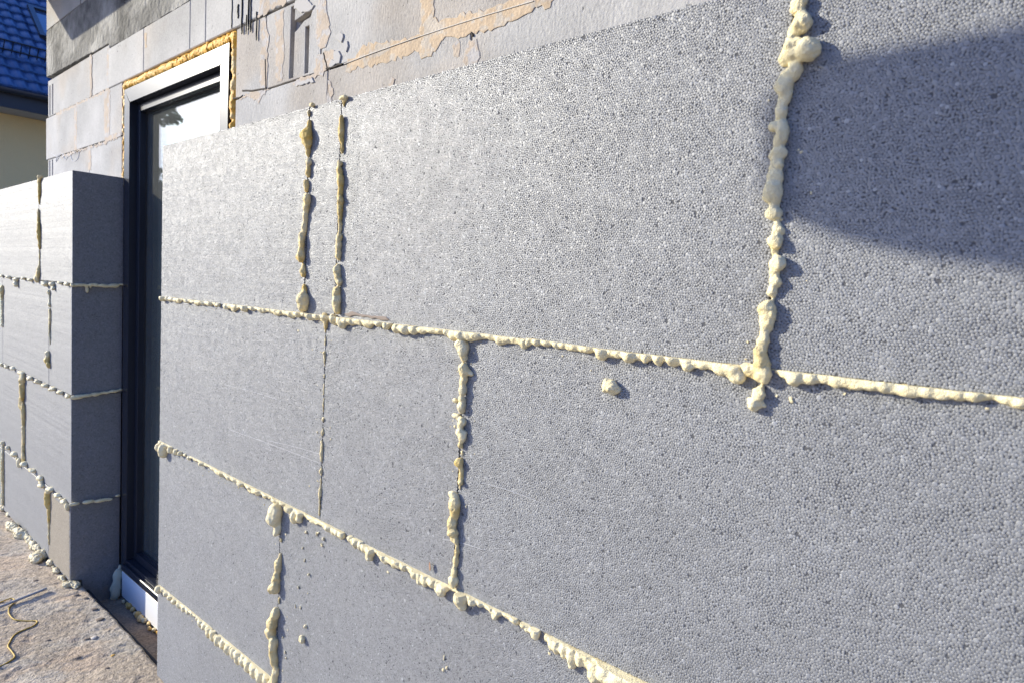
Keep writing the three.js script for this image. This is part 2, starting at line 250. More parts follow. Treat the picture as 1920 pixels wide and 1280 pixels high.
  const smears = [
    [A([[752, 432], [775, 380], [840, 330], [850, 300], [900, 275], [1000, 262], [1100, 250], [1200, 228], [1226, 240], [1222, 305], [1150, 335], [1100, 355], [1000, 378], [930, 405], [870, 412], [840, 400], [800, 440]]), M.mortar, 0.003],
    [A([[1230, -60], [1310, -60], [1308, 100], [1330, 135], [1350, 245], [1330, 290], [1300, 330], [1265, 345], [1240, 365], [1222, 335], [1225, 200]]), M.mortar, 0.005],
    [A([[1318, 140], [1400, 130], [1440, 105], [1530, 80], [1640, 65], [1700, 40], [1760, 15], [1800, -2], [2100, -90], [2150, -60], [1920, 50], [1850, 90], [1760, 130], [1640, 180], [1560, 195], [1500, 225], [1400, 235], [1352, 240]]), M.mortar, 0.003],
    [A([[1515, 265], [1570, 250], [1585, 300], [1580, 420], [1490, 440], [1500, 330]]), M.mortarPale, 0.005],
    [A([[595, -30], [635, -30], [640, 60], [655, 200], [640, 260], [610, 310], [580, 290], [570, 150]]), M.mortarPale, 0.004],
    [A([[240, 112], [265, 110], [275, 230], [268, 400], [262, 560], [235, 560], [225, 500], [230, 350]]), M.mortarPale, 0.004],
    [A([[320, 82], [370, 72], [372, 300], [360, 500], [330, 520], [320, 300]]), M.mortarPale, 0.002],
    [A([[212, 118], [300, 62], [390, 25], [400, -30], [240, -30], [225, 60]]), M.mortarPale, 0.003],
    [A([[640, 500], [665, 510], [675, 580], [668, 660], [640, 660]]), M.mortarPale, 0.004],
    [A([[80, 614], [190, 562], [215, 555], [240, 560], [290, 548], [250, 590], [215, 630], [170, 602]]), M.mortarPale, 0.002],
    [A([[590, 330], [640, 320], [690, 320], [700, 380], [660, 430], [610, 460], [560, 480], [450, 530], [430, 510], [560, 450]]), M.mortarPale, 0.005],
    [A([[1040, 490], [1062, 500], [1055, 530], [1030, 525]]), M.mortarPale, 0.005],
    [A([[1430, 270], [1470, 260], [1460, 360], [1430, 350]]), M.mortarPale, 0.002],
    [A([[1978, -30], [2080, -40], [2010, 45], [1985, 50]]), M.mortar, 0.003],
    [B([[432, 655], [475, 640], [470, 960], [550, 940], [550, 965], [480, 990], [440, 1020], [432, 800]]), M.mortarPale, 0.004],
    [B([[455, 350], [485, 345], [478, 600], [458, 605], [450, 500]]), M.mortarPale, 0.005],
    [B([[328, 395], [345, 385], [345, 680], [335, 690]]), M.mortarPale, 0.003],
    [B([[222, 765], [240, 755], [238, 1060], [224, 1066]]), M.mortarPale, 0.003],
    [B([[320, 1045], [340, 1040], [338, 1200], [322, 1205]]), M.mortarPale, 0.003],
    [B([[92, 800], [230, 738], [330, 690], [470, 620], [474, 640], [360, 690], [240, 750], [96, 815]]), M.mortarPale, 0.002],
    [B([[130, 1100], [300, 1042], [440, 1000], [440, 1015], [300, 1055], [130, 1115]]), M.mortarPale, 0.002],
    [B([[724, 245], [738, 240], [740, 345], [730, 350]]), M.mortar, 0.004],
  ];
  smears.forEach(([pts, m, t], i) => part('mortar_smear', polyPatch(pts, WZ + 0.0009 + (i % 3) * 0.0003 + (pts.length && pts[0][1] > Y(0.42) && pts[0][0] < 0.6 && pts[0][0] > -1.17 ? 0.0035 : 0), t * 0.22, 0.013, 300 + i), m, house));
  // level white chalk line struck along the joint
  const ch = [[645, 120], [700, 99], [800, 64], [900, 32], [1000, 2]].map(([a, b]) => onZ(a, b, WZ + 0.0025)); 
  part('chalk_line', new THREE.TubeGeometry(new THREE.CatmullRomCurve3(ch), 40, 0.0013, 5), metal(0.62, 0.58, 0.52, 1), house);
  // chalk scrawl on the block by the corner
  const scr = [[96, 288], [106, 294], [112, 290], [104, 304], [108, 291], [118, 289], [122, 300], [130, 290], [136, 302], [146, 296], [148, 284]].map(([a, b]) => onZ(a, b, WZ + 0.0008));
  part('chalk_mark', new THREE.TubeGeometry(new THREE.CatmullRomCurve3(scr), 60, 0.0018, 4), metal(0.62, 0.62, 0.62, 1), house);
  // broken mortar and open joints: dark crumbs
  const r3 = rng(55);
  const drips = [[453.5, -2, 58, 1.5], [461.8, 28, 60, 1], [466, -2, 50, 1.6], [470, -2, 55, 1.3], [481, 22, 71, 1.2], [446, 8, 28, 1.6], [434.5, -2, 50, 0.8]];
  for (const [x, y0, y1, w] of drips) { const pts = []; for (let k = 0; k <= 6; k++) pts.push(onZ(x + (r3() - 0.5) * 0.8 - k * 0.15, lerp(y0, y1, k / 6), WZ + 0.0055)); const c = new THREE.CatmullRomCurve3(pts); const e = new THREE.SphereGeometry(0.0045 * w, 8, 6); e.scale(0.8, 1.7, 0.35); e.translate(...pts[6].toArray()); part('tar_drip', merge([new THREE.TubeGeometry(c, 24, 0.0022 * w, 5), e]), M.tar, house); }
  for (const [a, b] of [[[455, 172], [500, 166]], [[436, 186], [455, 180]], [[612, 130], [642, 119]], [[607, 100], [614, 128]], [[498, 110], [499, 165]], [[885, 60], [888, 70]]]) { const p0 = onZ(...a, WZ), p1 = onZ(...b, WZ), pts = []; for (let k = 0; k <= 5; k++) pts.push(new THREE.Vector3(lerp(p0.x, p1.x, k / 5), lerp(p0.y, p1.y, k / 5) + (r3() - 0.5) * 0.006, WZ + 0.001)); part('joint_crack', new THREE.TubeGeometry(new THREE.CatmullRomCurve3(pts), 16, 0.003, 5), metal(0.07, 0.06, 0.05, 1), house); }
  for (const pts of [[[700, 213], [720, 205], [742, 213], [738, 240], [728, 255], [705, 235]], [[755, 262], [772, 255], [778, 290], [760, 318], [748, 300]], [[690, 330], [715, 325], [728, 350], [716, 385], [680, 412], [655, 412], [672, 380], [690, 370]], [[460, 515], [520, 500], [550, 478], [560, 505], [520, 520], [470, 530]], [[450, 0], [520, -10], [560, 45], [540, 70], [470, 75], [440, 50]]])
    part('plaster_chip', polyPatch(A(pts), WZ + 0.0022, 0.003, 0.008, 700 + pts.length), metal(0.46, 0.445, 0.425, 0.95), house);

  // eave: sloping roof overhang with soffit boards and fascia, its low corner casts the shade on the ring beam
  const d = 0.62, x0 = -1.765 - 1.67 * d, ye = Y(0.77 + 0.66 * d), ze = WZ + d, s = 0.54;
  const eave = (za, zb, t0, t1) => { const g = new THREE.BufferGeometry(); const yy = (z) => ye + s * (ze - z); const P = [[x0, yy(za) + t0, za], [4.4, yy(za) + t0, za], [4.4, yy(zb) + t0, zb], [x0, yy(zb) + t0, zb], [x0, yy(za) + t1, za], [4.4, yy(za) + t1, za], [4.4, yy(zb) + t1, zb], [x0, yy(zb) + t1, zb]]; g.setAttribute('position', new THREE.Float32BufferAttribute(P.flat(), 3)); g.setIndex([0, 1, 2, 0, 2, 3, 4, 6, 5, 4, 7, 6, 0, 4, 5, 0, 5, 1, 3, 2, 6, 3, 6, 7, 0, 3, 7, 0, 7, 4, 1, 5, 6, 1, 6, 2]); const q = g.toNonIndexed(); q.computeVertexNormals(); q.setAttribute('uv', new THREE.Float32BufferAttribute(new Float32Array(q.attributes.position.count * 2), 2)); return q; };
  part('eave', merge([eave(ze, -2.6, 0, 0.16)]), M.wood, house);
  part('roof_covering', eave(ze + 0.03, -2.6, 0.162, 0.19), metal(0.06, 0.06, 0.07, 0.5), house);
  part('fascia_board', box(x0, 4.4, ye + 0.001, ye + 0.155, ze + 0.002, ze + 0.022), M.wood, house);
}

// ---------------------------------------------------------------- glazed door in the opening (a part of the house)
{
  const door = new THREE.Group(); door.name = 'glazed_door'; house.add(door);
  const X0 = -0.968, X1 = 0.038, B0 = -0.0 + 0.022, T0 = Y(0.387);
  const mitre = (x0, x1, y0, y1, w, z0, z1, name) => {
    const e = 0.0006; const quads = [
      [[x0, y1], [x1, y1], [x1 - w, y1 - w], [x0 + w, y1 - w]], [[x0, y0], [x0 + w, y0 + w], [x1 - w, y0 + w], [x1, y0]],
      [[x0, y0], [x0, y1], [x0 + w, y1 - w], [x0 + w, y0 + w]], [[x1, y0], [x1 - w, y0 + w], [x1 - w, y1 - w], [x1, y1]]];
    for (const q of quads) { const c = q.reduce((a, p) => [a[0] + p[0] / 4, a[1] + p[1] / 4], [0, 0]); const s = new THREE.Shape(q.map(([x, y]) => { const dx = c[0] - x, dy = c[1] - y; return new THREE.Vector2(x + Math.sign(dx) * 0.0022, y + Math.sign(dy) * 0.0022); })); const g = new THREE.ExtrudeGeometry(s, { depth: z1 - z0 - 0.004, bevelEnabled: true, bevelSize: 0.002 - e * 0.2, bevelThickness: 0.002, bevelSegments: 2 }); g.translate(0, 0, z0 + 0.002); part(name, g, M.frame, door); }
  };
  mitre(X0, X1, B0, T0, 0.066, WZ - 0.085, WZ + 0.004, 'frame_member');
  mitre(X0 + 0.0665, X1 - 0.0665, B0 + 0.0665, T0 - 0.0665, 0.036, WZ - 0.085, WZ - 0.026, 'sash_member');
  const g0 = X0 + 0.1, g1 = X1 - 0.1;
  part('glass_pane', box(g0, g1, B0 + 0.1, T0 - 0.1, WZ - 0.062, WZ - 0.058), M.glass, door);
  part('glass_pane', box(g0, g1, B0 + 0.1, T0 - 0.1, WZ - 0.078, WZ - 0.074), M.glass, door);
  part('dust_film', new THREE.PlaneGeometry(g1 - g0 - 0.012, T0 - B0 - 0.212).translate((g0 + g1) / 2, (B0 + T0) / 2, WZ - 0.0572), M.dust, door);
  part('gasket', merge([box(g0 - 0.002, g1 + 0.002, T0 - 0.104, T0 - 0.101, WZ - 0.0578, WZ - 0.05), box(g0 + 0.0005, g0 + 0.004, B0 + 0.1, T0 - 0.105, WZ - 0.0578, WZ - 0.05), box(g1 - 0.004, g1 - 0.0005, B0 + 0.1, T0 - 0.105, WZ - 0.0578, WZ - 0.05), box(g0 - 0.002, g1 + 0.002, B0 + 0.101, B0 + 0.104, WZ - 0.0578, WZ - 0.05)]), M.dark, door);
  part('threshold_board', block(X0 + 0.006, X1, -0.105, 0.016, WZ - 0.07, WZ + 0.002, 0.002), M.white, door);
  part('threshold_strip', block(X0 + 0.006, X1, 0.0165, 0.0215, WZ - 0.07, WZ + 0.001, 0.0008), metal(0.35, 0.26, 0.14, 0.7), door);
  part('door_sill', block(X0 + 0.05, X1 - 0.05, 0.045, 0.07, WZ + 0.0045, WZ + 0.018, 0.003), M.frame, door);
}
// black foundation membrane standing in the gap beside the patio edge
{ const m = part('foundation_membrane', block(-0.96, 0.3, -0.117, -0.03, -0.064, -0.052, 0.002), metal(0.025, 0.025, 0.028, 0.7), null, { label: 'black membrane strip standing in gap beside the patio edge below the glazed door', category: 'membrane' }); }

// ---------------------------------------------------------------- foam: smooth union of traced blobs, meshed with surface nets
const CREAM = [0.86, 0.75, 0.46], OCHRE = [0.68, 0.47, 0.13], GREY = [0.62, 0.60, 0.44], ORANGE = [0.84, 0.43, 0.04];
function foamMesh(blobs, cell, opt = {}) {
  const k = opt.k || 420, amp = (opt.amp ?? 0.0011) * 1.25, fr = opt.freq || 110, seed = opt.seed || 0, minZ = opt.minZ ?? -1e9, clipAt = opt.clip || (() => 1e9);
  let lo = [1e9, 1e9, 1e9], hi = [-1e9, -1e9, -1e9]; const pad = 0.004 + amp;
  for (const b of blobs) for (let a = 0; a < 3; a++) { lo[a] = Math.min(lo[a], b.c[a] - b.r[a] - pad); hi[a] = Math.max(hi[a], b.c[a] + b.r[a] + pad); }
  lo[2] = Math.max(lo[2], minZ - 2 * cell);
  const n = lo.map((l, a) => Math.ceil((hi[a] - l) / cell) + 2), N = n[0] * n[1] * n[2];
  if (N > 4e7) throw new Error('foam grid too big ' + n);
  const S = new Float32Array(N), CR = new Float32Array(N), at = (i, j, q) => (q * n[1] + j) * n[0] + i;
  for (const b of blobs) {
    const m = Math.min(...b.r), R = b.r.map((v) => v + pad + cell), i0 = [], i1 = [];
    for (let a = 0; a < 3; a++) { i0[a] = Math.max(0, Math.floor((b.c[a] - R[a] - lo[a]) / cell)); i1[a] = Math.min(n[a] - 1, Math.ceil((b.c[a] + R[a] - lo[a]) / cell)); }
    for (let q = i0[2]; q <= i1[2]; q++) for (let j = i0[1]; j <= i1[1]; j++) for (let i = i0[0]; i <= i1[0]; i++) {
      const dx = (lo[0] + i * cell - b.c[0]) / b.r[0], dy0 = lo[1] + j * cell - b.c[1], dy = dy0 / (dy0 > 0 && b.flat ? b.r[1] * b.flat : b.r[1]), dz = (lo[2] + q * cell - b.c[2]) / b.r[2];
      const l = Math.sqrt(dx * dx + dy * dy + dz * dz), g = Math.sqrt((dx / b.r[0]) ** 2 + (dy / b.r[1]) ** 2 + (dz / b.r[2]) ** 2);
      const d = l < 1e-6 ? -m : l * (l - 1) / g; const e = Math.exp(-k * Math.max(d, -0.02)), p = at(i, j, q); S[p] += e; CR[p] += e * (b.o || 0);
    }
  }
  const D = new Float32Array(N);
  for (let q = 0; q < n[2]; q++) for (let j = 0; j < n[1]; j++) for (let i = 0; i < n[0]; i++) {
    const p = at(i, j, q); if (S[p] <= 0) { D[p] = 0.02; continue; }
    let d = -Math.log(S[p]) / k;
    if (d < 0.012) { const x = lo[0] + i * cell, y = lo[1] + j * cell, z = lo[2] + q * cell; d += amp * 2 * (noise3(x * fr + seed, y * fr, z * fr + 50) - 0.5) + amp * 0.9 * (noise3(x * fr * 2.7 + seed, y * fr * 2.7, z * fr * 2.7 + 9) - 0.5); d = Math.max(d, minZ - z, y - clipAt(x) - 0.0012 * (noise3(x * 60 + seed, z * 90, 4) - 0.5)); }
    D[p] = d; CR[p] /= S[p];
  }
  const idx = new Int32Array(N).fill(-1), P = [], C = [], U = [], I = [];
  const off = [[0, 0, 0], [1, 0, 0], [0, 1, 0], [1, 1, 0], [0, 0, 1], [1, 0, 1], [0, 1, 1], [1, 1, 1]], ed = [[0, 1], [2, 3], [4, 5], [6, 7], [0, 2], [1, 3], [4, 6], [5, 7], [0, 4], [1, 5], [2, 6], [3, 7]];
  const c0 = opt.a || CREAM, c1 = opt.b || OCHRE;
  for (let q = 0; q < n[2] - 1; q++) for (let j = 0; j < n[1] - 1; j++) for (let i = 0; i < n[0] - 1; i++) {
    const v = off.map(([a, b, c]) => D[at(i + a, j + b, q + c)]); let neg = 0; for (const x of v) if (x < 0) neg++;
    if (neg === 0 || neg === 8) continue;
    let sx = 0, sy = 0, sz = 0, cnt = 0;
    for (const [a, b] of ed) if ((v[a] < 0) !== (v[b] < 0)) { const t = v[a] / (v[a] - v[b]); sx += lerp(off[a][0], off[b][0], t); sy += lerp(off[a][1], off[b][1], t); sz += lerp(off[a][2], off[b][2], t); cnt++; }
    const x = lo[0] + (i + sx / cnt) * cell, y = lo[1] + (j + sy / cnt) * cell, z = lo[2] + (q + sz / cnt) * cell;
    idx[at(i, j, q)] = P.length / 3; P.push(x, y, z); U.push(x + z * 0.7, y + z * 0.5);
    const nn = fbm(x * 55 + seed * 3, y * 55, z * 55, 3), t = clamp(CR[at(i, j, q)] * 1.2 + (nn - 0.5) * 0.7), w = 0.90 + 0.2 * fbm(x * 30 + 7, y * 30, z * 30 + seed, 2);
    C.push(lerp(c0[0], c1[0], t) * w, lerp(c0[1], c1[1], t) * w, lerp(c0[2], c1[2], t) * w);
  }
  const quad = (a, b, c, d, flip) => { if (a < 0 || b < 0 || c < 0 || d < 0) return; if (flip) I.push(a, c, b, a, d, c); else I.push(a, b, c, a, c, d); };
  for (let q = 1; q < n[2] - 1; q++) for (let j = 1; j < n[1] - 1; j++) for (let i = 1; i < n[0] - 1; i++) {
    const s = D[at(i, j, q)] < 0;
    if (s !== (D[at(i + 1, j, q)] < 0)) quad(idx[at(i, j - 1, q - 1)], idx[at(i, j, q - 1)], idx[at(i, j, q)], idx[at(i, j - 1, q)], !s);
    if (s !== (D[at(i, j + 1, q)] < 0)) quad(idx[at(i - 1, j, q - 1)], idx[at(i - 1, j, q)], idx[at(i, j, q)], idx[at(i, j, q - 1)], !s);
    if (s !== (D[at(i, j, q + 1)] < 0)) quad(idx[at(i - 1, j - 1, q)], idx[at(i, j - 1, q)], idx[at(i, j, q)], idx[at(i - 1, j, q)], !s);
  }
  const g = new THREE.BufferGeometry(); g.setAttribute('position', new THREE.Float32BufferAttribute(P, 3)); g.setAttribute('color', new THREE.Float32BufferAttribute(C, 3)); g.setAttribute('uv', new THREE.Float32BufferAttribute(U, 2)); g.setIndex(I); g.computeVertexNormals(); return g;
}
// every separate lump of foam becomes a part of its own
function foamParts(g, parent, name = 'foam_seam') {
  const I = g.index.array, n = g.attributes.position.count, up = new Int32Array(n); for (let i = 0; i < n; i++) up[i] = i;
  const find = (a) => { while (up[a] !== a) { up[a] = up[up[a]]; a = up[a]; } return a; };
  for (let i = 0; i < I.length; i += 3) { const a = find(I[i]), b = find(I[i + 1]); up[b] = a; up[find(I[i + 2])] = find(a); }
  const groups = new Map(); for (let i = 0; i < I.length; i += 3) { const k = find(I[i]); if (!groups.has(k)) groups.set(k, []); groups.get(k).push(I[i], I[i + 1], I[i + 2]); }
  for (const tri of groups.values()) {
    if (tri.length < 90 && groups.size > 1) continue;
    const map = new Map(), P = [], N = [], C = [], U = [], J = [], A = g.attributes;
    for (const v of tri) { let m = map.get(v); if (m === undefined) { m = map.size; map.set(v, m); P.push(A.position.getX(v), A.position.getY(v), A.position.getZ(v)); N.push(A.normal.getX(v), A.normal.getY(v), A.normal.getZ(v)); C.push(A.color.getX(v), A.color.getY(v), A.color.getZ(v)); U.push(A.uv.getX(v), A.uv.getY(v)); } J.push(m); }
    const q = new THREE.BufferGeometry(); q.setAttribute('position', new THREE.Float32BufferAttribute(P, 3)); q.setAttribute('normal', new THREE.Float32BufferAttribute(N, 3)); q.setAttribute('color', new THREE.Float32BufferAttribute(C, 3)); q.setAttribute('uv', new THREE.Float32BufferAttribute(U, 2)); q.setIndex(J);
    part(name, q, M.foam, parent);
  }
}
// blobs from traced photograph pixels. zoom = [x0, y0, scale] of the view they were traced in; each row is [u, v, half width, half height, age 0..1]
function trace(zoom, list, place, o = {}) {
  const [x0, y0, s] = zoom;
  return list.map(([u, v, w, h, age]) => {
    const px = x0 + u / s, py = y0 + v / s;
    let p = place(px, py, 0); const dep = depthOf(p), m = (o.scale || 1) * dep / F / s;
    const vary = o.joint ? 0.78 + 0.5 * hash3(u | 0, v | 0, 77) : 1;
    const rx = Math.max(w * m * (o.wide || 1), 0.0016), ry = Math.max(h * m * vary, 0.0016), rz = clamp(Math.min(rx, Math.max(ry, rx * 0.6)) * (o.proud || 1.12), 0.0016, 0.035);
    p = place(px, py, rz * 0.5);
    const flat = o.joint ? Math.max(1, (o.joint + 0.006 - p.y) / ry) : o.flat, out = [{ c: [p.x, p.y, p.z], r: o.side ? [rz, ry, rx] : [rx, ry, rz], o: age ?? o.age ?? 0, flat, top: o.joint ? p.y + ry * 0.62 : undefined }];
    // small swellings on each blob
    if (rx > 0.004 && !o.side && !o.joint) for (let i = 0; i < 3; i++) { const a = hash3(px * 10 | 0, py * 10 | 0, i) * 6.283, q = 0.3 + 0.25 * hash3(px * 10 | 0, py * 10 | 0, i + 9), e = hash3(px * 10 | 0, py * 10 | 0, i + 20); out.push({ c: [p.x + Math.cos(a) * rx * 0.72, p.y + (Math.sin(a) > 0 ? (flat || 1) : 1) * Math.sin(a) * ry * 0.72, p.z + rz * (e - 0.3) * 0.9], r: [rx * q, ry * q, rz * q], o: (age ?? o.age ?? 0) + (e - 0.5) * 0.3 }); }
    return out;
  }).reduce((all, group, i, groups) => {                                   // a thinner bridge to the next blob keeps the bead of foam continuous
    all.push(...group); const a = group[0], b = groups[i + 1] && groups[i + 1][0];
    if (b) { const d = Math.hypot(b.c[0] - a.c[0], b.c[1] - a.c[1], b.c[2] - a.c[2]), s = Math.max(a.r[0], a.r[1], a.r[2]) + Math.max(b.r[0], b.r[1], b.r[2]); if (d < s * (o.link || 1.15)) for (const t of [0.5]) { const q = (o.joint ? 0.5 : 0.45) + 0.22 * hash3(i, Math.round(a.c[0] * 999), 3); all.push({ c: a.c.map((v, k) => lerp(v, b.c[k], t)), r: a.r.map((v, k) => Math.max(0.0016, Math.min(v, b.r[k]) * q)), o: (a.o + b.o) / 2, flat: a.flat }); } }
    return all;
  }, []);
}
const face = (px, py, h) => onZ(px, py, h);                               // on the front of the insulation
const EDGE = -0.975;                                                      // end face of the insulation beyond the door
const ret = (px, py, h) => onX(px, py, EDGE + h);
const floorAt = (px, py, h) => onY(px, py, 0.004 + h);
const Z5 = [280, 180, 2.9095], Z6 = [580, 560, 3.7643], Z4 = [1000, 580, 3.84], Z8 = [1320, 400, 3.2], Z7 = [1340, 0, 3.0467], ZA = [280, 780, 2.56], ZB = [580, 900, 2.9091], ZP = [0, 300, 3.2], ZQ = [0, 680, 2.1344];

// ---------------------------------------------------------------- insulation boards
// boards given as [x0, x1, y0, y1] below TOP; beads: real cell caps over the face, where the photograph sees it
const capGeo = (() => {                                                    // shallow rounded cap, unit radius, unit height
  const seg = 9, rings = [[0.60, 0.985], [0.84, 0.85], [1.0, 0.35], [1.03, -0.4]], P = [0, 0, 1], I = [];
  rings.forEach(([r, h]) => { for (let i = 0; i < seg; i++) { const a = i / seg * 2 * Math.PI; P.push(r * Math.cos(a), r * Math.sin(a), h); } });
  for (let i = 0; i < seg; i++) I.push(0, 1 + i, 1 + (i + 1) % seg);
  for (let k = 0; k + 1 < rings.length; k++) for (let i = 0; i < seg; i++) { const a = 1 + k * seg + i, b = 1 + k * seg + (i + 1) % seg; I.push(a, a + seg, b + seg, a, b + seg, b); }
  const g = new THREE.BufferGeometry(); g.setAttribute('position', new THREE.Float32BufferAttribute(P, 3)); g.setIndex(I); g.computeVertexNormals(); return g;
})();
const seen = (x, y) => { const p = toPixel(x, y, 0); return p && p[0] > -60 && p[0] < 2060 && p[1] > -110 && p[1] < 1390; };
function beads(board, x0, x1, y0, y1, seed, zf) {
  const r = rng(seed), s = 0.0041, rowH = s * 0.866, list = [];
  for (let j = 0, y = y0 + s * 0.4; y < y1 - s * 0.3; y += rowH, j++) for (let x = x0 + s * (0.4 + (j % 2) * 0.5); x < x1 - s * 0.3; x += s) {
    if (!seen(x, y)) continue;
    const q = r(); list.push([x + (r() - 0.5) * s * 0.9, y + (r() - 0.5) * s * 0.9, r(), r(), r(), r(), r(), s * 0.5 * (0.80 + 0.34 * q + (q > 0.93 ? 0.34 : 0))]);
  }
  // packed spheres of uneven size: push overlapping neighbours apart
  const cs = s * 1.35, gw = Math.ceil((x1 - x0) / cs) + 1, gh = Math.ceil((y1 - y0) / cs) + 1;
  for (let it = 0; it < 6; it++) {
    const head = new Int32Array(gw * gh).fill(-1), next = new Int32Array(list.length);
    list.forEach((p, i) => { const k = clamp(Math.floor((p[1] - y0) / cs), 0, gh - 1) * gw + clamp(Math.floor((p[0] - x0) / cs), 0, gw - 1); next[i] = head[k]; head[k] = i; });
    for (let i = 0; i < list.length; i++) {
      const p = list[i], ci = Math.floor((p[0] - x0) / cs), cj = Math.floor((p[1] - y0) / cs);
      for (let b = Math.max(0, cj - 1); b <= Math.min(gh - 1, cj + 1); b++) for (let a = Math.max(0, ci - 1); a <= Math.min(gw - 1, ci + 1); a++) for (let k = head[b * gw + a]; k >= 0; k = next[k]) {
        if (k <= i) continue; const q = list[k], dx = q[0] - p[0], dy = q[1] - p[1], d = Math.hypot(dx, dy) || 1e-6, o = p[7] + q[7] - d;
        if (o > 0) { const f = o * 0.42 / d; p[0] -= dx * f; p[1] -= dy * f; q[0] += dx * f; q[1] += dy * f; }
      }
      p[0] = clamp(p[0], x0 + p[7] * 0.7, x1 - p[7] * 0.7); p[1] = clamp(p[1], y0 + p[7] * 0.7, y1 - p[7] * 0.7);
    }
  }
  const m = new THREE.InstancedMesh(capGeo, M.bead, list.length); m.name = 'bead_surface'; m.userData = { kind: 'stuff' }; m.castShadow = m.receiveShadow = true;
  const o = new THREE.Object3D(), c = new THREE.Color();
  list.forEach(([X, Yy, a, b, t, e, f, R], i) => {
    const big = R > s * 0.62 ? 1.2 : 1, rad = R * 1.09, h = 0.0009;
    const miss = f < 0.004;
    const line = (noise3(7, Yy * 900, seed) - 0.5) * 0.10 + (noise3(X * 6, Yy * 2600, seed) - 0.5) * 0.10;
    o.position.set(X, Yy, zf - h + (e - 0.5) * 0.00022 - (miss ? 0.0016 : 0)); o.rotation.set((t - 0.5) * 0.19 + line * (X < 1.02 ? 1.3 : 0.4), (f - 0.5) * 0.19, a * 6.28); o.scale.set(rad, rad * (0.92 + 0.16 * t), h); o.updateMatrix(); m.setMatrixAt(i, o.matrix);
    const n = fbm(X * 9, Yy * 9, seed, 3); let g = 0.165 + 0.08 * (e - 0.5) + 0.04 * (n - 0.5); if (big > 1) g += 0.012; if (t > 0.996) g = 0.32; if (t < 0.002) g = 0.08;
    c.setRGB(g * 0.975, g * 1.0, g * 1.02); m.setColorAt(i, c);
  });
  board.add(m); return list.length;
}
const GAP = 0.0016;
const main = thing('insulation_cladding', 'wide grey polystyrene cladding with long cream foam seams and a dark shadow across it', 'insulation', { group: 'polystyrene cladding glued to the house wall' });
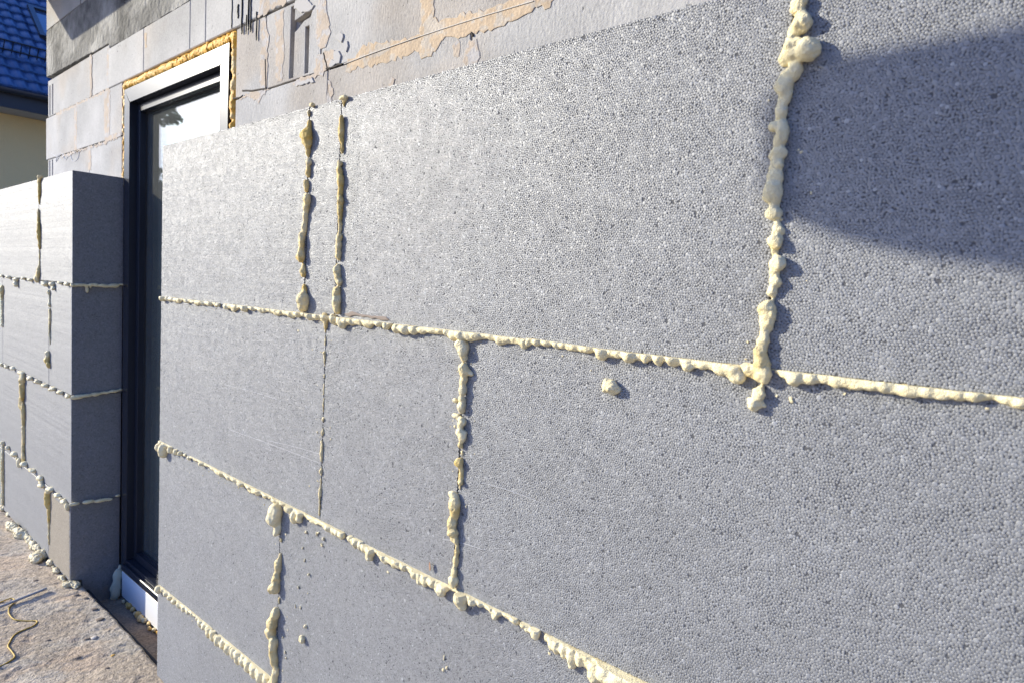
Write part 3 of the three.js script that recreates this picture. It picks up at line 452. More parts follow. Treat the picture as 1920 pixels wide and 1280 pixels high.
{
  const R = 3.6;
  const boards = [
    [0, 0.886, -0.5, 0], [0.886, 1.0185, -0.5, 0.0], [1.0185, 2.018, -0.5, 0], [2.018, 3.02, -0.5, 0], [3.02, R, -0.5, 0],
    [0, 0.985, -1.0, -0.5], [0.985, 1.4525, -1.0, -0.5], [1.4525, 2.4525, -1.0, -0.5], [2.4525, R, -1.0, -0.5],
    [0, 0.8, -1.5, -1.0], [0.8, 1.8, -1.5, -1.0], [1.8, 2.8, -1.5, -1.0], [2.8, R, -1.5, -1.0],
    [0, 1.3, -1.825, -1.5], [1.3, 2.3, -1.825, -1.5], [2.3, R, -1.825, -1.5]];
  const r = rng(4); let total = 0;
  boards.forEach(([x0, x1, y0, y1], i) => {
    const a = x0 + (x0 > 0 ? GAP : 0), b = x1 - GAP, lo = Y(y0) + GAP * 0.8, hi = Y(y1) - (y1 < 0 ? GAP * 0.8 : 0), dz = (r() - 0.5) * 0.0016;
    const g = block(a, b, lo, hi, WZ + 0.001, dz - 0.0007, 0.0012), u = g.attributes.uv, ox = r(), oy = r(); for (let k = 0; k < u.count; k++) u.setXY(k, u.getX(k) + ox, u.getY(k) + oy);
    const vis = x0 < 2.4 && !(y0 < -1.6 && x0 > 1.2);
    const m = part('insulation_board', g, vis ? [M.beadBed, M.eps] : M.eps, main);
    if (vis) { m.geometry.clearGroups(); m.material = M.beadBed; total += beads(m, a, Math.min(b, 2.5), Math.max(lo, 0), hi, 100 + i, dz); }
  });
  console.log('beads', total);
  // foam in the joints
  const topLine = (blobs, joint) => {                                       // the straight upper edge of the foam along a level joint
    let n = 0, sx = 0, sy = 0, sxx = 0, sxy = 0; for (const b of blobs) if (b.top !== undefined && Math.abs(b.top - joint) < 0.03) { n++; sx += b.c[0]; sy += b.top; sxx += b.c[0] ** 2; sxy += b.c[0] * b.top; }
    const k = (n * sxy - sx * sy) / (n * sxx - sx * sx), m = (sy - k * sx) / n; return (x) => Math.max(m + k * x, joint + 0.001); };
  const ribbon = (blobs, o) => {                                           // uneven squeeze-out running along the joint between the larger beads
    if (!o.joint) return blobs; const line = topLine(blobs, o.joint), main0 = blobs.filter((b) => b.top !== undefined), out = [...blobs]; let xa = 1e9, xb = -1e9; for (const b of main0) { xa = Math.min(xa, b.c[0]); xb = Math.max(xb, b.c[0]); }
    for (let x = xa; x < xb; x += 0.0035) { const n = fbm(x * 38 + o.seed, 2, o.seed, 3), f = noise3(x * 9 + o.seed, 5, 1); if (f < 0.16) continue; const r = 0.0016 + (o.thin ? 0.003 : 0.0075) * Math.max(0, n - 0.22), h = r * (1 + 0.9 * noise3(x * 120, 3, o.seed)); out.push({ c: [x, line(x) - h * 0.75, r * 0.35], r: [0.0042, h, r], o: 0.12 * n, flat: 1 }); }
    return out; };
  const seam = (name, list, cell, o, blobs = ribbon(list, o)) => foamParts(foamMesh(blobs, cell, { minZ: -0.012, ...o, clip: o.joint ? topLine(blobs, o.joint) : null }), main);
  seam('foam_seam', trace(Z5, [[893, 50, 16, 7, .3], [870, 95, 9, 20, .5], [872, 165, 10, 25, .9], [860, 215, 30, 40, .9], [862, 255, 28, 25, .7], [866, 300, 10, 25, .5], [868, 360, 14, 20, .2], [866, 410, 12, 28, .6], [858, 490, 12, 30, .5], [860, 560, 20, 30, .2], [855, 610, 16, 28, .3], [852, 670, 12, 30, .3], [845, 730, 12, 30, .3], [832, 790, 18, 40, .4], [828, 870, 22, 38, .5], [838, 945, 12, 30, .5], [840, 975, 10, 15, .5], [846, 1055, 10, 28, .9], [838, 1110, 34, 40, .2], [836, 1150, 28, 25, .2]], face, { scale: 0.95 }), 0.0018, { seed: 3, b: OCHRE });
  seam('foam_seam', trace(Z5, [[1062, 10, 28, 10, .1], [1060, 40, 5, 25, .8], [1050, 150, 12, 40, .7], [1046, 210, 12, 40, .7], [1052, 285, 9, 35, .7], [1042, 370, 13, 15, .2], [1040, 410, 16, 20, .6], [1042, 460, 17, 30, .7], [1044, 520, 12, 30, .7], [1042, 570, 18, 22, .5], [1042, 640, 11, 45, .7], [1040, 710, 9, 30, .4], [1036, 770, 14, 30, .4], [1032, 825, 16, 22, .4], [1034, 875, 12, 25, .4], [1024, 945, 20, 25, .3], [1030, 985, 15, 20, .4], [1036, 1015, 18, 15, .1], [1020, 1070, 22, 30, .4], [1022, 1115, 22, 35, .3], [1026, 1165, 18, 30, .5], [1000, 1215, 20, 25, .1]], face, { scale: 0.95 }), 0.0018, { seed: 5 });
  // level joint under the top course
  seam('foam_seam', [
    ...trace(Z5, [[72, 1103, 18, 18], [100, 1105, 12, 12], [130, 1108, 14, 12], [165, 1110, 12, 10], [205, 1118, 18, 14], [240, 1122, 20, 13], [285, 1127, 22, 13], [330, 1131, 16, 13], [375, 1140, 16, 12], [420, 1147, 18, 14], [470, 1152, 18, 14], [520, 1158, 18, 16], [560, 1160, 16, 13], [600, 1163, 14, 12], [630, 1166, 10, 12], [660, 1170, 11, 16], [690, 1173, 12, 16], [720, 1178, 13, 17], [745, 1184, 10, 14], [770, 1186, 13, 17], [808, 1190, 20, 18], [845, 1190, 14, 16], [875, 1198, 20, 20], [920, 1198, 16, 18], [958, 1205, 22, 20], [962, 1240, 10, 35, .5]], face, { joint: Y(-0.5), scale: 1, wide: 1.25 }),
    ...trace(Z6, [[170, 140, 25, 30], [225, 155, 38, 36], [235, 185, 25, 22], [265, 158, 25, 28], [300, 155, 20, 20], [350, 152, 28, 16], [400, 160, 28, 18], [430, 172, 18, 20], [490, 175, 25, 25], [545, 192, 28, 32], [570, 180, 15, 20], [620, 208, 35, 34], [680, 212, 35, 34], [740, 218, 35, 32], [800, 222, 35, 28], [860, 222, 35, 24], [920, 226, 30, 20], [980, 240, 35, 28], [1020, 265, 40, 36], [1075, 255, 40, 40], [1130, 260, 30, 30], [1180, 260, 40, 40], [1240, 253, 18, 16], [1280, 268, 25, 26], [1345, 280, 26, 28], [1370, 285, 20, 22], [1410, 280, 16, 24], [1452, 285, 22, 22], [1495, 285, 18, 18], [1530, 290, 15, 18]], face, { joint: Y(-0.5), wide: 1.1 })], 0.0016, { joint: Y(-0.5), seed: 7, k: 480, amp: 0.0012 });
  seam('foam_seam', trace(Z4, [[-35, 235, 20, 24], [25, 235, 28, 28], [92, 240, 34, 24], [162, 245, 22, 22], [215, 255, 25, 22], [262, 265, 22, 22], [302, 262, 25, 22], [360, 275, 24, 26], [400, 282, 40, 30], [495, 305, 45, 45], [500, 335, 30, 22], [560, 305, 30, 28], [615, 315, 32, 32], [695, 325, 48, 42], [700, 350, 35, 28], [770, 335, 28, 25], [810, 350, 32, 38], [900, 350, 35, 40], [905, 380, 22, 25], [1005, 355, 45, 40], [1010, 385, 32, 28], [1095, 375, 45, 40], [1115, 410, 38, 30], [1165, 375, 25, 25], [1230, 395, 45, 38], [1290, 400, 35, 35], [1360, 430, 60, 50], [1440, 430, 65, 60], [1470, 490, 60, 45]], face, { joint: Y(-0.5) }), 0.0011, { joint: Y(-0.5), thin: true, seed: 8, k: 600, amp: 0.0011 });
  seam('foam_seam', trace(Z8, [[450, 945, 20, 10], [500, 965, 40, 20], [550, 985, 48, 42], [645, 985, 40, 38], [720, 990, 38, 34], [795, 1010, 40, 38], [850, 1015, 35, 30], [915, 1025, 50, 38], [1005, 1028, 45, 38], [1085, 1040, 38, 34], [1150, 1055, 50, 34], [1230, 1060, 55, 32], [1340, 1068, 45, 35], [1430, 1085, 50, 36], [1530, 1082, 42, 34], [1625, 1090, 40, 32], [1700, 1088, 35, 18], [1740, 1090, 15, 10], [1840, 1115, 45, 36], [1900, 1125, 40, 36], [1980, 1135, 45, 36], [2060, 1145, 45, 36]], face, { joint: Y(-0.5) }), 0.0011, { joint: Y(-0.5), thin: true, seed: 9, k: 650, amp: 0.0011 });
  // upright joint of the top course, right
  seam('foam_seam', [
    ...trace(Z7, [[490, 10, 45, 35], [480, 55, 35, 40], [505, 130, 55, 50], [480, 170, 45, 30], [450, 190, 20, 15], [460, 250, 45, 35], [445, 310, 55, 50], [530, 290, 65, 65], [560, 260, 30, 30], [395, 350, 22, 22], [465, 400, 38, 48], [430, 425, 40, 30], [395, 490, 52, 45], [410, 540, 25, 30], [395, 575, 28, 28], [390, 635, 32, 40], [365, 720, 45, 30], [390, 740, 35, 45], [380, 800, 38, 35], [360, 880, 48, 40], [355, 940, 38, 40], [350, 1000, 40, 40], [335, 1080, 48, 75], [345, 1140, 35, 40], [340, 1225, 40, 35]], face, { scale: 0.92 }),
    ...trace(Z8, [[440, 70, 18, 40], [455, 105, 22, 15], [425, 175, 40, 42, .2], [440, 140, 22, 30], [428, 230, 14, 25], [448, 295, 45, 45], [425, 350, 25, 30], [430, 415, 32, 32], [412, 465, 20, 25], [418, 510, 8, 20], [385, 570, 45, 45, .2], [395, 620, 38, 50, .2]], face, { scale: 0.92 }),
    ...trace(Z4, [[1540, 430, 40, 40], [1580, 460, 50, 35, .3], [1660, 470, 55, 50], [1640, 400, 50, 60, .5], [1640, 330, 45, 60, .45], [1655, 260, 35, 50, .1], [1670, 180, 30, 50, .1], [1685, 100, 35, 50]], face, { scale: 0.95 })], 0.0012, { seed: 11, k: 520, amp: 0.0012, freq: 130 });
  // upright joints of the second course
  seam('foam_seam', [...trace(Z6, [[110, 125, 22, 24], [118, 160, 9, 30], [112, 215, 8, 45], [112, 300, 9, 40], [105, 380, 12, 18], [108, 440, 6, 60], [105, 545, 9, 20], [100, 640, 6, 60], [98, 750, 5, 60], [98, 850, 10, 12], [95, 930, 9, 30], [90, 1040, 7, 60], [88, 1120, 8, 40], [85, 1210, 9, 40]], face, { age: 0.25, scale: 0.72 }),
    ...trace(ZA, [[834, 15, 7, 10], [830, 80, 8, 12], [826, 160, 5, 60], [822, 265, 8, 12], [822, 330, 5, 50], [818, 400, 6, 50], [815, 460, 5, 25]], face, { age: 0.25, scale: 0.72 })], 0.0012, { seed: 13, amp: 0.0012, freq: 200 });
  seam('foam_seam', [...trace(Z6, [[1075, 320, 45, 45], [1090, 350, 42, 50], [1100, 415, 20, 25], [1090, 490, 38, 45, .2], [1120, 520, 30, 20], [1145, 530, 14, 14], [1090, 570, 28, 50, .2], [1085, 640, 32, 35], [1075, 710, 30, 25], [1030, 718, 20, 12], [1075, 770, 30, 45, .1], [1035, 825, 35, 15], [1075, 870, 30, 40, .2], [1065, 935, 28, 30], [1090, 960, 25, 35], [1080, 990, 20, 20], [1068, 1030, 18, 18, .4], [1078, 1085, 8, 18, .4], [1060, 1155, 28, 38, .6], [1075, 1215, 15, 25, .4], [1070, 1255, 15, 25, .5]], face, { scale: 0.92 }),
    ...trace(ZB, [[828, 10, 14, 14, .4], [822, 40, 6, 15, .4], [790, 80, 28, 22, .1], [795, 120, 30, 35, .3], [795, 170, 25, 45, .6], [780, 235, 28, 40, .5], [785, 285, 28, 30, .4], [795, 325, 22, 18, .2], [808, 355, 8, 20, .4], [805, 400, 12, 35, .5], [798, 445, 14, 25, .4], [790, 500, 18, 35, .3], [785, 555, 25, 35, .1]], face, { scale: 0.92 })], 0.0013, { seed: 15, k: 520, amp: 0.0011 });
  // level joint under the second course
  seam('foam_seam', trace(ZA, [[40, 150, 14, 16], [65, 165, 22, 28], [55, 125, 10, 20], [100, 158, 14, 18], [125, 168, 12, 16], [148, 178, 12, 14], [190, 200, 10, 10], [170, 185, 10, 8], [215, 200, 8, 8], [250, 225, 14, 16], [270, 230, 10, 8], [305, 248, 14, 12], [345, 270, 16, 16], [380, 285, 18, 12], [410, 300, 18, 12], [440, 320, 20, 14], [480, 335, 18, 12], [520, 358, 20, 13], [560, 378, 20, 13], [600, 400, 22, 14], [640, 415, 20, 14], [670, 440, 28, 24], [695, 490, 18, 30], [725, 465, 22, 22], [720, 495, 16, 14], [780, 490, 10, 10], [820, 495, 10, 10], [860, 535, 18, 24], [885, 550, 14, 24], [905, 560, 14, 20], [925, 570, 16, 16], [965, 585, 14, 20], [990, 605, 18, 28], [1015, 620, 16, 24]], face, { joint: Y(-1.0) }), 0.0015, { joint: Y(-1.0), seed: 17, k: 600, amp: 0.0012, freq: 140 });
  seam('foam_seam', trace(ZB, [[220, 310, 12, 20], [235, 325, 14, 28], [252, 340, 16, 28], [283, 352, 17, 20], [305, 370, 20, 26], [335, 385, 24, 28], [330, 420, 20, 24], [390, 395, 22, 22], [410, 415, 22, 28], [452, 435, 14, 20], [480, 448, 20, 24], [515, 470, 22, 30], [550, 465, 8, 10], [580, 500, 28, 40], [605, 530, 22, 35], [635, 540, 24, 45], [675, 555, 24, 40], [700, 590, 18, 20], [740, 580, 30, 32], [720, 610, 28, 24], [825, 640, 40, 45], [830, 680, 36, 32], [890, 660, 26, 32], [935, 672, 20, 25], [995, 695, 18, 22], [1028, 720, 22, 28], [1015, 745, 16, 14], [1095, 740, 14, 16], [1120, 762, 18, 24], [1170, 780, 24, 28], [1195, 810, 18, 28], [1235, 830, 26, 50], [1230, 800, 30, 22]], face, { joint: Y(-1.0) }), 0.0012, { joint: Y(-1.0), seed: 19, k: 600, amp: 0.0012, freq: 140 });
  seam('foam_seam', trace(ZB, [[1300, 850, 16, 30], [1325, 880, 22, 38], [1350, 900, 22, 45], [1390, 930, 22, 55], [1435, 960, 26, 50], [1435, 1005, 24, 24], [1480, 980, 28, 35], [1515, 970, 20, 45], [1530, 1020, 20, 25], [1560, 1060, 40, 40], [1600, 1010, 30, 40], [1620, 1060, 60, 50], [1700, 1060, 60, 40], [1780, 1090, 60, 40], [1680, 1110, 70, 40], [1860, 1130, 60, 36], [1940, 1170, 60, 36], [2040, 1230, 60, 36]], face, { joint: Y(-1.0) }), 0.0012, { joint: Y(-1.0), seed: 21, k: 700, amp: 0.0012, freq: 140 });
  // level joint under the third course and its upright joint
  seam('foam_seam', trace(ZA, [[42, 830, 16, 20], [65, 835, 14, 12], [80, 850, 14, 16], [100, 868, 14, 18], [120, 885, 14, 18], [142, 905, 12, 14], [165, 922, 12, 16], [185, 938, 10, 12], [205, 950, 8, 10], [230, 970, 10, 16], [245, 990, 14, 22], [265, 1010, 14, 18], [285, 1030, 16, 26], [305, 1050, 16, 26], [330, 1075, 18, 28], [352, 1095, 16, 30], [380, 1115, 20, 30], [405, 1135, 16, 30], [425, 1155, 18, 34], [450, 1175, 18, 34], [475, 1195, 20, 36], [505, 1220, 22, 38], [535, 1248, 22, 38], [565, 1270, 20, 30], [600, 1300, 22, 36], [640, 1330, 22, 36]], face, { joint: Y(-1.5) }), 0.0015, { joint: Y(-1.5), seed: 23, k: 700, amp: 0.0012, freq: 140 });
  seam('foam_seam', trace(ZA, [[605, 455, 35, 40], [600, 490, 38, 40], [615, 545, 18, 28], [632, 595, 5, 15, .4], [628, 680, 8, 25, .4], [618, 720, 18, 35, .3], [612, 770, 18, 30, .4], [605, 820, 26, 38, .3], [622, 885, 6, 20, .4], [605, 945, 24, 30, .3], [590, 990, 28, 35, .4], [585, 1040, 25, 35, .4], [598, 1090, 22, 35, .3], [595, 1140, 22, 30, .4], [600, 1170, 18, 25, .5], [608, 1215, 12, 30, .3], [600, 1250, 16, 30, .2], [598, 1290, 14, 30, .3]], face, { scale: 0.9 }), 0.0015, { seed: 25, amp: 0.0012 });
  // single blobs and crumbs stuck to the boards
  const bl = (list, z, s, cell = 0.0011) => foamParts(foamMesh(trace(z, list, face, { scale: 0.92 }), cell, { minZ: -0.003, seed: s, amp: 0.0012, freq: 170 }), main, 'foam_blob');
  bl([[555, 555, 55, 48], [540, 540, 40, 30], [590, 570, 30, 30]], Z4, 31);
  bl([[1650, 550, 10, 20], [1625, 610, 40, 50], [1590, 690, 40, 45], [1660, 690, 20, 15], [1555, 640, 14, 10]], Z4, 33);
  [[735, 1070, 14, 18], [748, 1010, 8, 8], [765, 760, 7, 8], [745, 690, 4, 12], [735, 630, 4, 6], [810, 560, 6, 6], [828, 620, 8, 5], [752, 555, 6, 8], [700, 910, 3, 12], [725, 920, 3, 8], [715, 820, 4, 9], [650, 1130, 4, 10], [640, 1060, 3, 7], [655, 1160, 4, 5], [760, 850, 4, 5]].forEach((b, i) => bl([b], ZA, 40 + i, 0.0009));
  [[40, 290, 6, 12], [75, 320, 8, 10], [65, 350, 6, 7], [735, 970, 4, 16], [730, 1035, 10, 8], [750, 1025, 5, 9], [855, 145, 5, 10]].forEach((b, i) => bl([b], ZB, 60 + i, 0.0009));
  // pale scratches left by the wire
  [[[430, 805], [600, 868]], [[500, 825], [598, 850]], [[905, 905], [1005, 938]], [[830, 1010], [905, 1030]], [[420, 720], [520, 748]]].forEach(([a, b], i) => { const p = onZ(...a, 0.0003), q = onZ(...b, 0.0003), mid = p.clone().lerp(q, 0.5); mid.y += 0.002; part('scratch', new THREE.TubeGeometry(new THREE.CatmullRomCurve3([p, mid, q]), 12, 0.0006, 4), metal(0.42, 0.42, 0.43, 0.7), main); });
  // foam filling the level joints behind the beads
  for (const [y, xa, xb] of [[-0.5, 0.002, 2.6], [-1, 0.002, 2.6], [-1.5, 0.002, 2.6]]) part('joint_filling', box(xa, xb, Y(y) - GAP * 0.75, Y(y) + GAP * 0.75, -0.06, -0.0016), metal(0.62, 0.53, 0.32, 0.8), main);
  // crumbs of dried foam beside the joints
  { const r = rng(91), crumb = new THREE.IcosahedronGeometry(1, 1), v = crumb.attributes.position; for (let i = 0; i < v.count; i++) { const k = 0.7 + 0.6 * noise3(v.getX(i) * 2 + 5, v.getY(i) * 2, v.getZ(i) * 2); v.setXYZ(i, v.getX(i) * k, v.getY(i) * k, v.getZ(i) * k); } crumb.computeVertexNormals();
    const m = metal(0.72, 0.62, 0.38, 0.7), lines = [[0.02, -0.5, 2.3, -0.5, 34], [0.02, -1, 1.7, -1, 34], [0.05, -1.5, 0.75, -1.5, 14], [0.985, -1, 0.985, -0.5, 26], [1.4525, -1, 1.4525, -0.5, 14], [0.8, -1.5, 0.8, -1, 20], [2.018, -0.5, 2.018, 0, 8], [0.886, -0.5, 0.886, 0, 6], [1.0185, -0.5, 1.0185, 0, 6]];
    for (const [xa, ya, xb, yb, n] of lines) for (let i = 0; i < n; i++) { const t = r(), s = 0.0009 + 0.0022 * r() * r(), g = (r() - 0.5) * (r() < 0.5 ? 0.05 : 0.11), up = xa === xb; const o = part('foam_crumb', crumb, m, main); o.position.set(lerp(xa, xb, t) + (up ? g : 0), Y(lerp(ya, yb, t)) + (up ? 0 : -Math.abs(g) * 0.8), 0.0003); o.scale.set(s, s * (0.8 + r()), s * 0.8); o.rotation.z = r() * 6; } }
  // brown glue rubbed on the board above the level joint
  part('glue_stain', polyPatch([[250, 108], [300, 98], [420, 122], [540, 132], [560, 152], [470, 138], [330, 118], [270, 122]].map(([u, v]) => { const p = onZ(580 + u / 3.7643, 560 + v / 3.7643, 0); return [p.x, p.y]; }), 0.0012, 0.0016, 0.003, 80), metal(0.26, 0.21, 0.17, 0.9), main);
}
{ // dry leaf caught on the foam
  const c = onZ(803, 1063, 0.010), s = new THREE.Shape(); s.moveTo(0, -0.009); s.quadraticCurveTo(0.008, -0.002, 0.001, 0.011); s.quadraticCurveTo(-0.008, 0.002, 0, -0.009);
  const g = new THREE.ExtrudeGeometry(s, { depth: 0.0006, bevelEnabled: false, curveSegments: 8 }); g.rotateY(-0.35); g.rotateZ(0.1); g.translate(c.x, c.y, c.z - 0.004);
  part('dry_leaf', g, metal(0.30, 0.17, 0.10, 0.8), null, { label: 'small dry brown leaf caught on a foam seam between the grey boards', category: 'leaf' });
}

// ---------------------------------------------------------------- insulation beyond the door
const pier = thing('insulation_cladding', 'stack of grey polystyrene boards with dark shaded end beside the glazed door', 'insulation', { group: 'polystyrene cladding glued to the house wall' });
{
  const vx = (px, py) => onZ(px, py, 0).x, j1 = -0.486, j2 = -0.976, j3 = -1.472, L0 = -2.46;
  const a = vx(72, 430), b = vx(91, 610), b2 = vx(4, 600), c = vx(41, 780), d = vx(90, 990), d2 = vx(4, 890);
  const rows = [[j1, 0, [L0, a, EDGE]], [j2, j1, [L0, b2, b, EDGE]], [j3, j2, [L0, c, EDGE]], [-1.832, j3, [L0, d2, d, EDGE]]];
  const r = rng(14);
  rows.forEach(([y0, y1, xs], k) => { for (let i = 0; i + 1 < xs.length; i++) {
    const dz = (r() - 0.5) * 0.0015 + (k === 3 && i === 2 ? 0.001 : 0);
    const x0 = xs[i] + (i ? 0.0022 : 0), x1 = xs[i + 1] - (i + 2 < xs.length ? 0.0022 : 0) - [0, 0.006, 0.013, 0.022][k] * (i + 2 === xs.length ? 1 : 0);
    let g = block(x0, x1, Y(y0) + 0.002, Y(y1) - (y1 < 0 ? 0.002 : 0), WZ + 0.001, dz, 0.0015);
    if (k === 3) g = merge([g, block(x0, x1, -0.117, Y(y0) + 0.0015, WZ + 0.001, -0.046, 0.0015)]);
    const u = g.attributes.uv, p = g.attributes.position, n = g.attributes.normal, ox = r(), oy = r();
    for (let q = 0; q < u.count; q++) { const side = Math.abs(n.getX(q)) > 0.7; u.setXY(q, (side ? p.getZ(q) : p.getX(q)) + ox, p.getY(q) + oy); }
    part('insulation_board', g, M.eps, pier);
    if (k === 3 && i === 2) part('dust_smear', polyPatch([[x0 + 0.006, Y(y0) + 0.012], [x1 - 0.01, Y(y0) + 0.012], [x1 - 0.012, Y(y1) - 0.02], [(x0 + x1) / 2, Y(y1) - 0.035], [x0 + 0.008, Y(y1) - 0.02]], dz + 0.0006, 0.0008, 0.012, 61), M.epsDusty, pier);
  } });
  const seam = (blobs, cell, o) => foamParts(foamMesh(blobs, cell, { k: 500, amp: 0.0016, freq: 90, ...o }), pier);
  const fz = { minZ: -0.012 };
  seam(trace(ZP, [[-20, 692, 18, 10], [10, 695, 15, 10], [50, 705, 22, 10], [95, 715, 22, 14], [95, 745, 14, 18], [140, 712, 20, 10], [180, 720, 24, 12], [270, 745, 26, 20], [310, 745, 26, 16], [320, 770, 12, 14], [360, 738, 20, 12], [400, 746, 22, 14], [432, 752, 16, 12]], face, { scale: 0.8, wide: 1.35, link: 2.2 }), 0.0028, { seed: 101, ...fz });
  seam(trace(ZP, [[440, 752, 12, 10], [470, 750, 25, 9], [510, 752, 22, 9], [520, 780, 10, 18], [560, 750, 30, 11], [620, 755, 30, 12], [680, 755, 30, 15], [725, 748, 14, 9]], ret, { side: true, scale: 0.9, proud: 0.7 }), 0.0028, { seed: 102 });
  seam(trace(ZP, [[238, 105, 16, 12, .3], [235, 140, 9, 30, .7], [236, 185, 8, 28, .9], [234, 240, 5, 30, .8], [230, 330, 7, 30, .5], [230, 380, 8, 40, .8], [232, 440, 11, 55, .9], [235, 500, 8, 30, .8], [235, 600, 4, 60, .4], [228, 680, 11, 30, .5], [220, 710, 14, 25, .3]], face), 0.0028, { seed: 103, ...fz });
  seam(trace(ZP, [[292, 795, 9, 14], [296, 830, 5, 25], [295, 870, 7, 14], [298, 930, 7, 45, .3], [296, 1000, 6, 50, .3], [298, 1080, 5, 30], [285, 1160, 14, 18], [282, 1200, 16, 25, .6], [290, 1230, 11, 18, .6]], face), 0.0028, { seed: 104, ...fz });
  seam(trace(ZP, [[10, 780, 12, 24, .4], [10, 820, 9, 30, .5], [12, 880, 7, 30], [12, 950, 7, 40], [12, 990, 7, 12]], face), 0.003, { seed: 105, ...fz });
  seam(trace(ZQ, [[-15, 2, 12, 8], [5, 8, 10, 8], [25, 15, 12, 8], [50, 22, 14, 9], [85, 40, 18, 10], [120, 60, 16, 10], [150, 75, 18, 9], [180, 90, 18, 10], [210, 103, 18, 10], [240, 118, 18, 10], [270, 132, 14, 9]], face, { scale: 0.8, wide: 1.35, link: 2.2 }), 0.0028, { seed: 106, ...fz });
  seam(trace(ZQ, [[295, 138, 14, 7], [310, 135, 20, 9], [345, 130, 20, 7], [380, 125, 16, 8], [420, 118, 16, 6], [455, 112, 20, 6], [480, 106, 8, 5]], ret, { side: true, proud: 0.7 }), 0.0028, { seed: 107 });
  seam(trace(ZQ, [[90, 60, 11, 20, .3], [88, 110, 10, 40, .6], [85, 155, 9, 35, .5], [92, 200, 8, 40, .5], [93, 260, 6, 50, .5], [92, 330, 6, 50, .5], [93, 380, 7, 20, .4]], face), 0.0028, { seed: 108, ...fz });
  seam(trace(ZQ, [[10, 320, 8, 10], [30, 340, 12, 10], [55, 365, 18, 12], [75, 400, 8, 25], [95, 405, 20, 12], [130, 430, 18, 10], [160, 460, 18, 12], [165, 490, 18, 10], [200, 505, 18, 10], [230, 530, 18, 10], [255, 555, 18, 12], [268, 575, 9, 16]], face, { scale: 0.8, wide: 1.35, link: 2.2 }), 0.0028, { seed: 109, ...fz });
  seam(trace(ZQ, [[285, 566, 10, 6], [300, 563, 16, 6], [350, 555, 20, 7], [400, 550, 22, 7], [435, 545, 14, 6], [470, 530, 10, 5]], ret, { side: true, proud: 0.7 }), 0.0028, { seed: 110 });
  seam(trace(ZQ, [[192, 510, 10, 14], [190, 550, 12, 35, .8], [195, 600, 7, 35, .7], [195, 680, 4, 50, .3]], face), 0.0028, { seed: 111, ...fz });
  seam(trace(ZQ, [[10, 360, 5, 40], [10, 450, 6, 60, .4], [10, 540, 6, 30, .3]], face), 0.003, { seed: 112, ...fz });
  // foam swelling out at the foot of the boards
  seam(trace(ZQ, [[10, 580, 18, 10], [35, 605, 14, 10], [45, 655, 32, 20], [75, 680, 33, 26], [100, 690, 22, 20], [115, 705, 20, 16], [130, 730, 18, 18], [150, 745, 20, 16], [140, 780, 36, 18], [170, 770, 25, 20], [190, 760, 11, 26], [200, 800, 18, 11], [225, 830, 16, 12], [245, 860, 14, 12], [262, 885, 14, 10], [300, 885, 24, 7]], floorAt, { scale: 0.75, wide: 1.5, age: 0.3, proud: 0.8, link: 2.4 }), 0.0028, { seed: 113, k: 170, amp: 0.0034, freq: 120, b: [0.46, 0.37, 0.22] });
  seam(trace(ZQ, [[478, 830, 8, 25], [468, 860, 16, 40], [462, 910, 18, 40], [445, 905, 8, 12], [455, 938, 14, 9]], ret, { side: true, proud: 0.6 }), 0.003, { seed: 114, amp: 0.002, freq: 50, a: GREY, b: GREY });
}
// aged orange foam round the door frame (parts of the house) and crumbs under its threshold
{
  const r = rng(66), line = (x0, y0, x1, y1, step, w, z, out) => { const n = Math.max(1, Math.round(Math.hypot(x1 - x0, y1 - y0) / step)); for (let i = 0; i <= n; i++) { const t = i / n; out.push({ c: [lerp(x0, x1, t) + (r() - 0.5) * 0.004, lerp(y0, y1, t) + (r() - 0.5) * 0.004, z + (r() - 0.5) * 0.006], r: [w * (0.75 + 0.5 * r()), w * (0.8 + 0.4 * r()), w * (0.7 + 0.4 * r())], o: r() * 0.9 }); } return out; };
  const AMB = [0.88, 0.52, 0.11];
  part('foam_strip', foamMesh(line(-0.985, Y(0.406), 0.062, Y(0.406), 0.012, 0.017, WZ - 0.012, []), 0.0022, { seed: 201, a: AMB, b: ORANGE, amp: 0.0014, freq: 170 }), M.foam, house);
  part('foam_strip', foamMesh(line(0.060, -0.05, 0.060, Y(0.39), 0.016, 0.0165, WZ - 0.010, []), 0.0035, { seed: 202, a: [0.72, 0.55, 0.27], b: ORANGE, amp: 0.002, freq: 70 }), M.foam, house);
  part('foam_strip', foamMesh(line(-0.985, Y(-0.03), -0.985, Y(0.39), 0.016, 0.0125, WZ - 0.008, []), 0.0035, { seed: 203, a: [0.74, 0.58, 0.3], b: ORANGE, amp: 0.003, freq: 90 }), M.foam, house);
  const bits = []; for (let i = 0; i < 26; i++) { const x = -0.9 + i * 0.036, w = 0.008 + 0.014 * r(); bits.push({ c: [x + (r() - 0.5) * 0.02, -0.112 + w * 0.4, WZ + 0.006 + 0.012 * r()], r: [w, w * 0.9, w * 0.8], o: r() }); }
  foamParts(foamMesh(bits, 0.003, { seed: 204, a: CREAM, b: ORANGE, amp: 0.002, freq: 80 }), house, 'foam_lump');
}

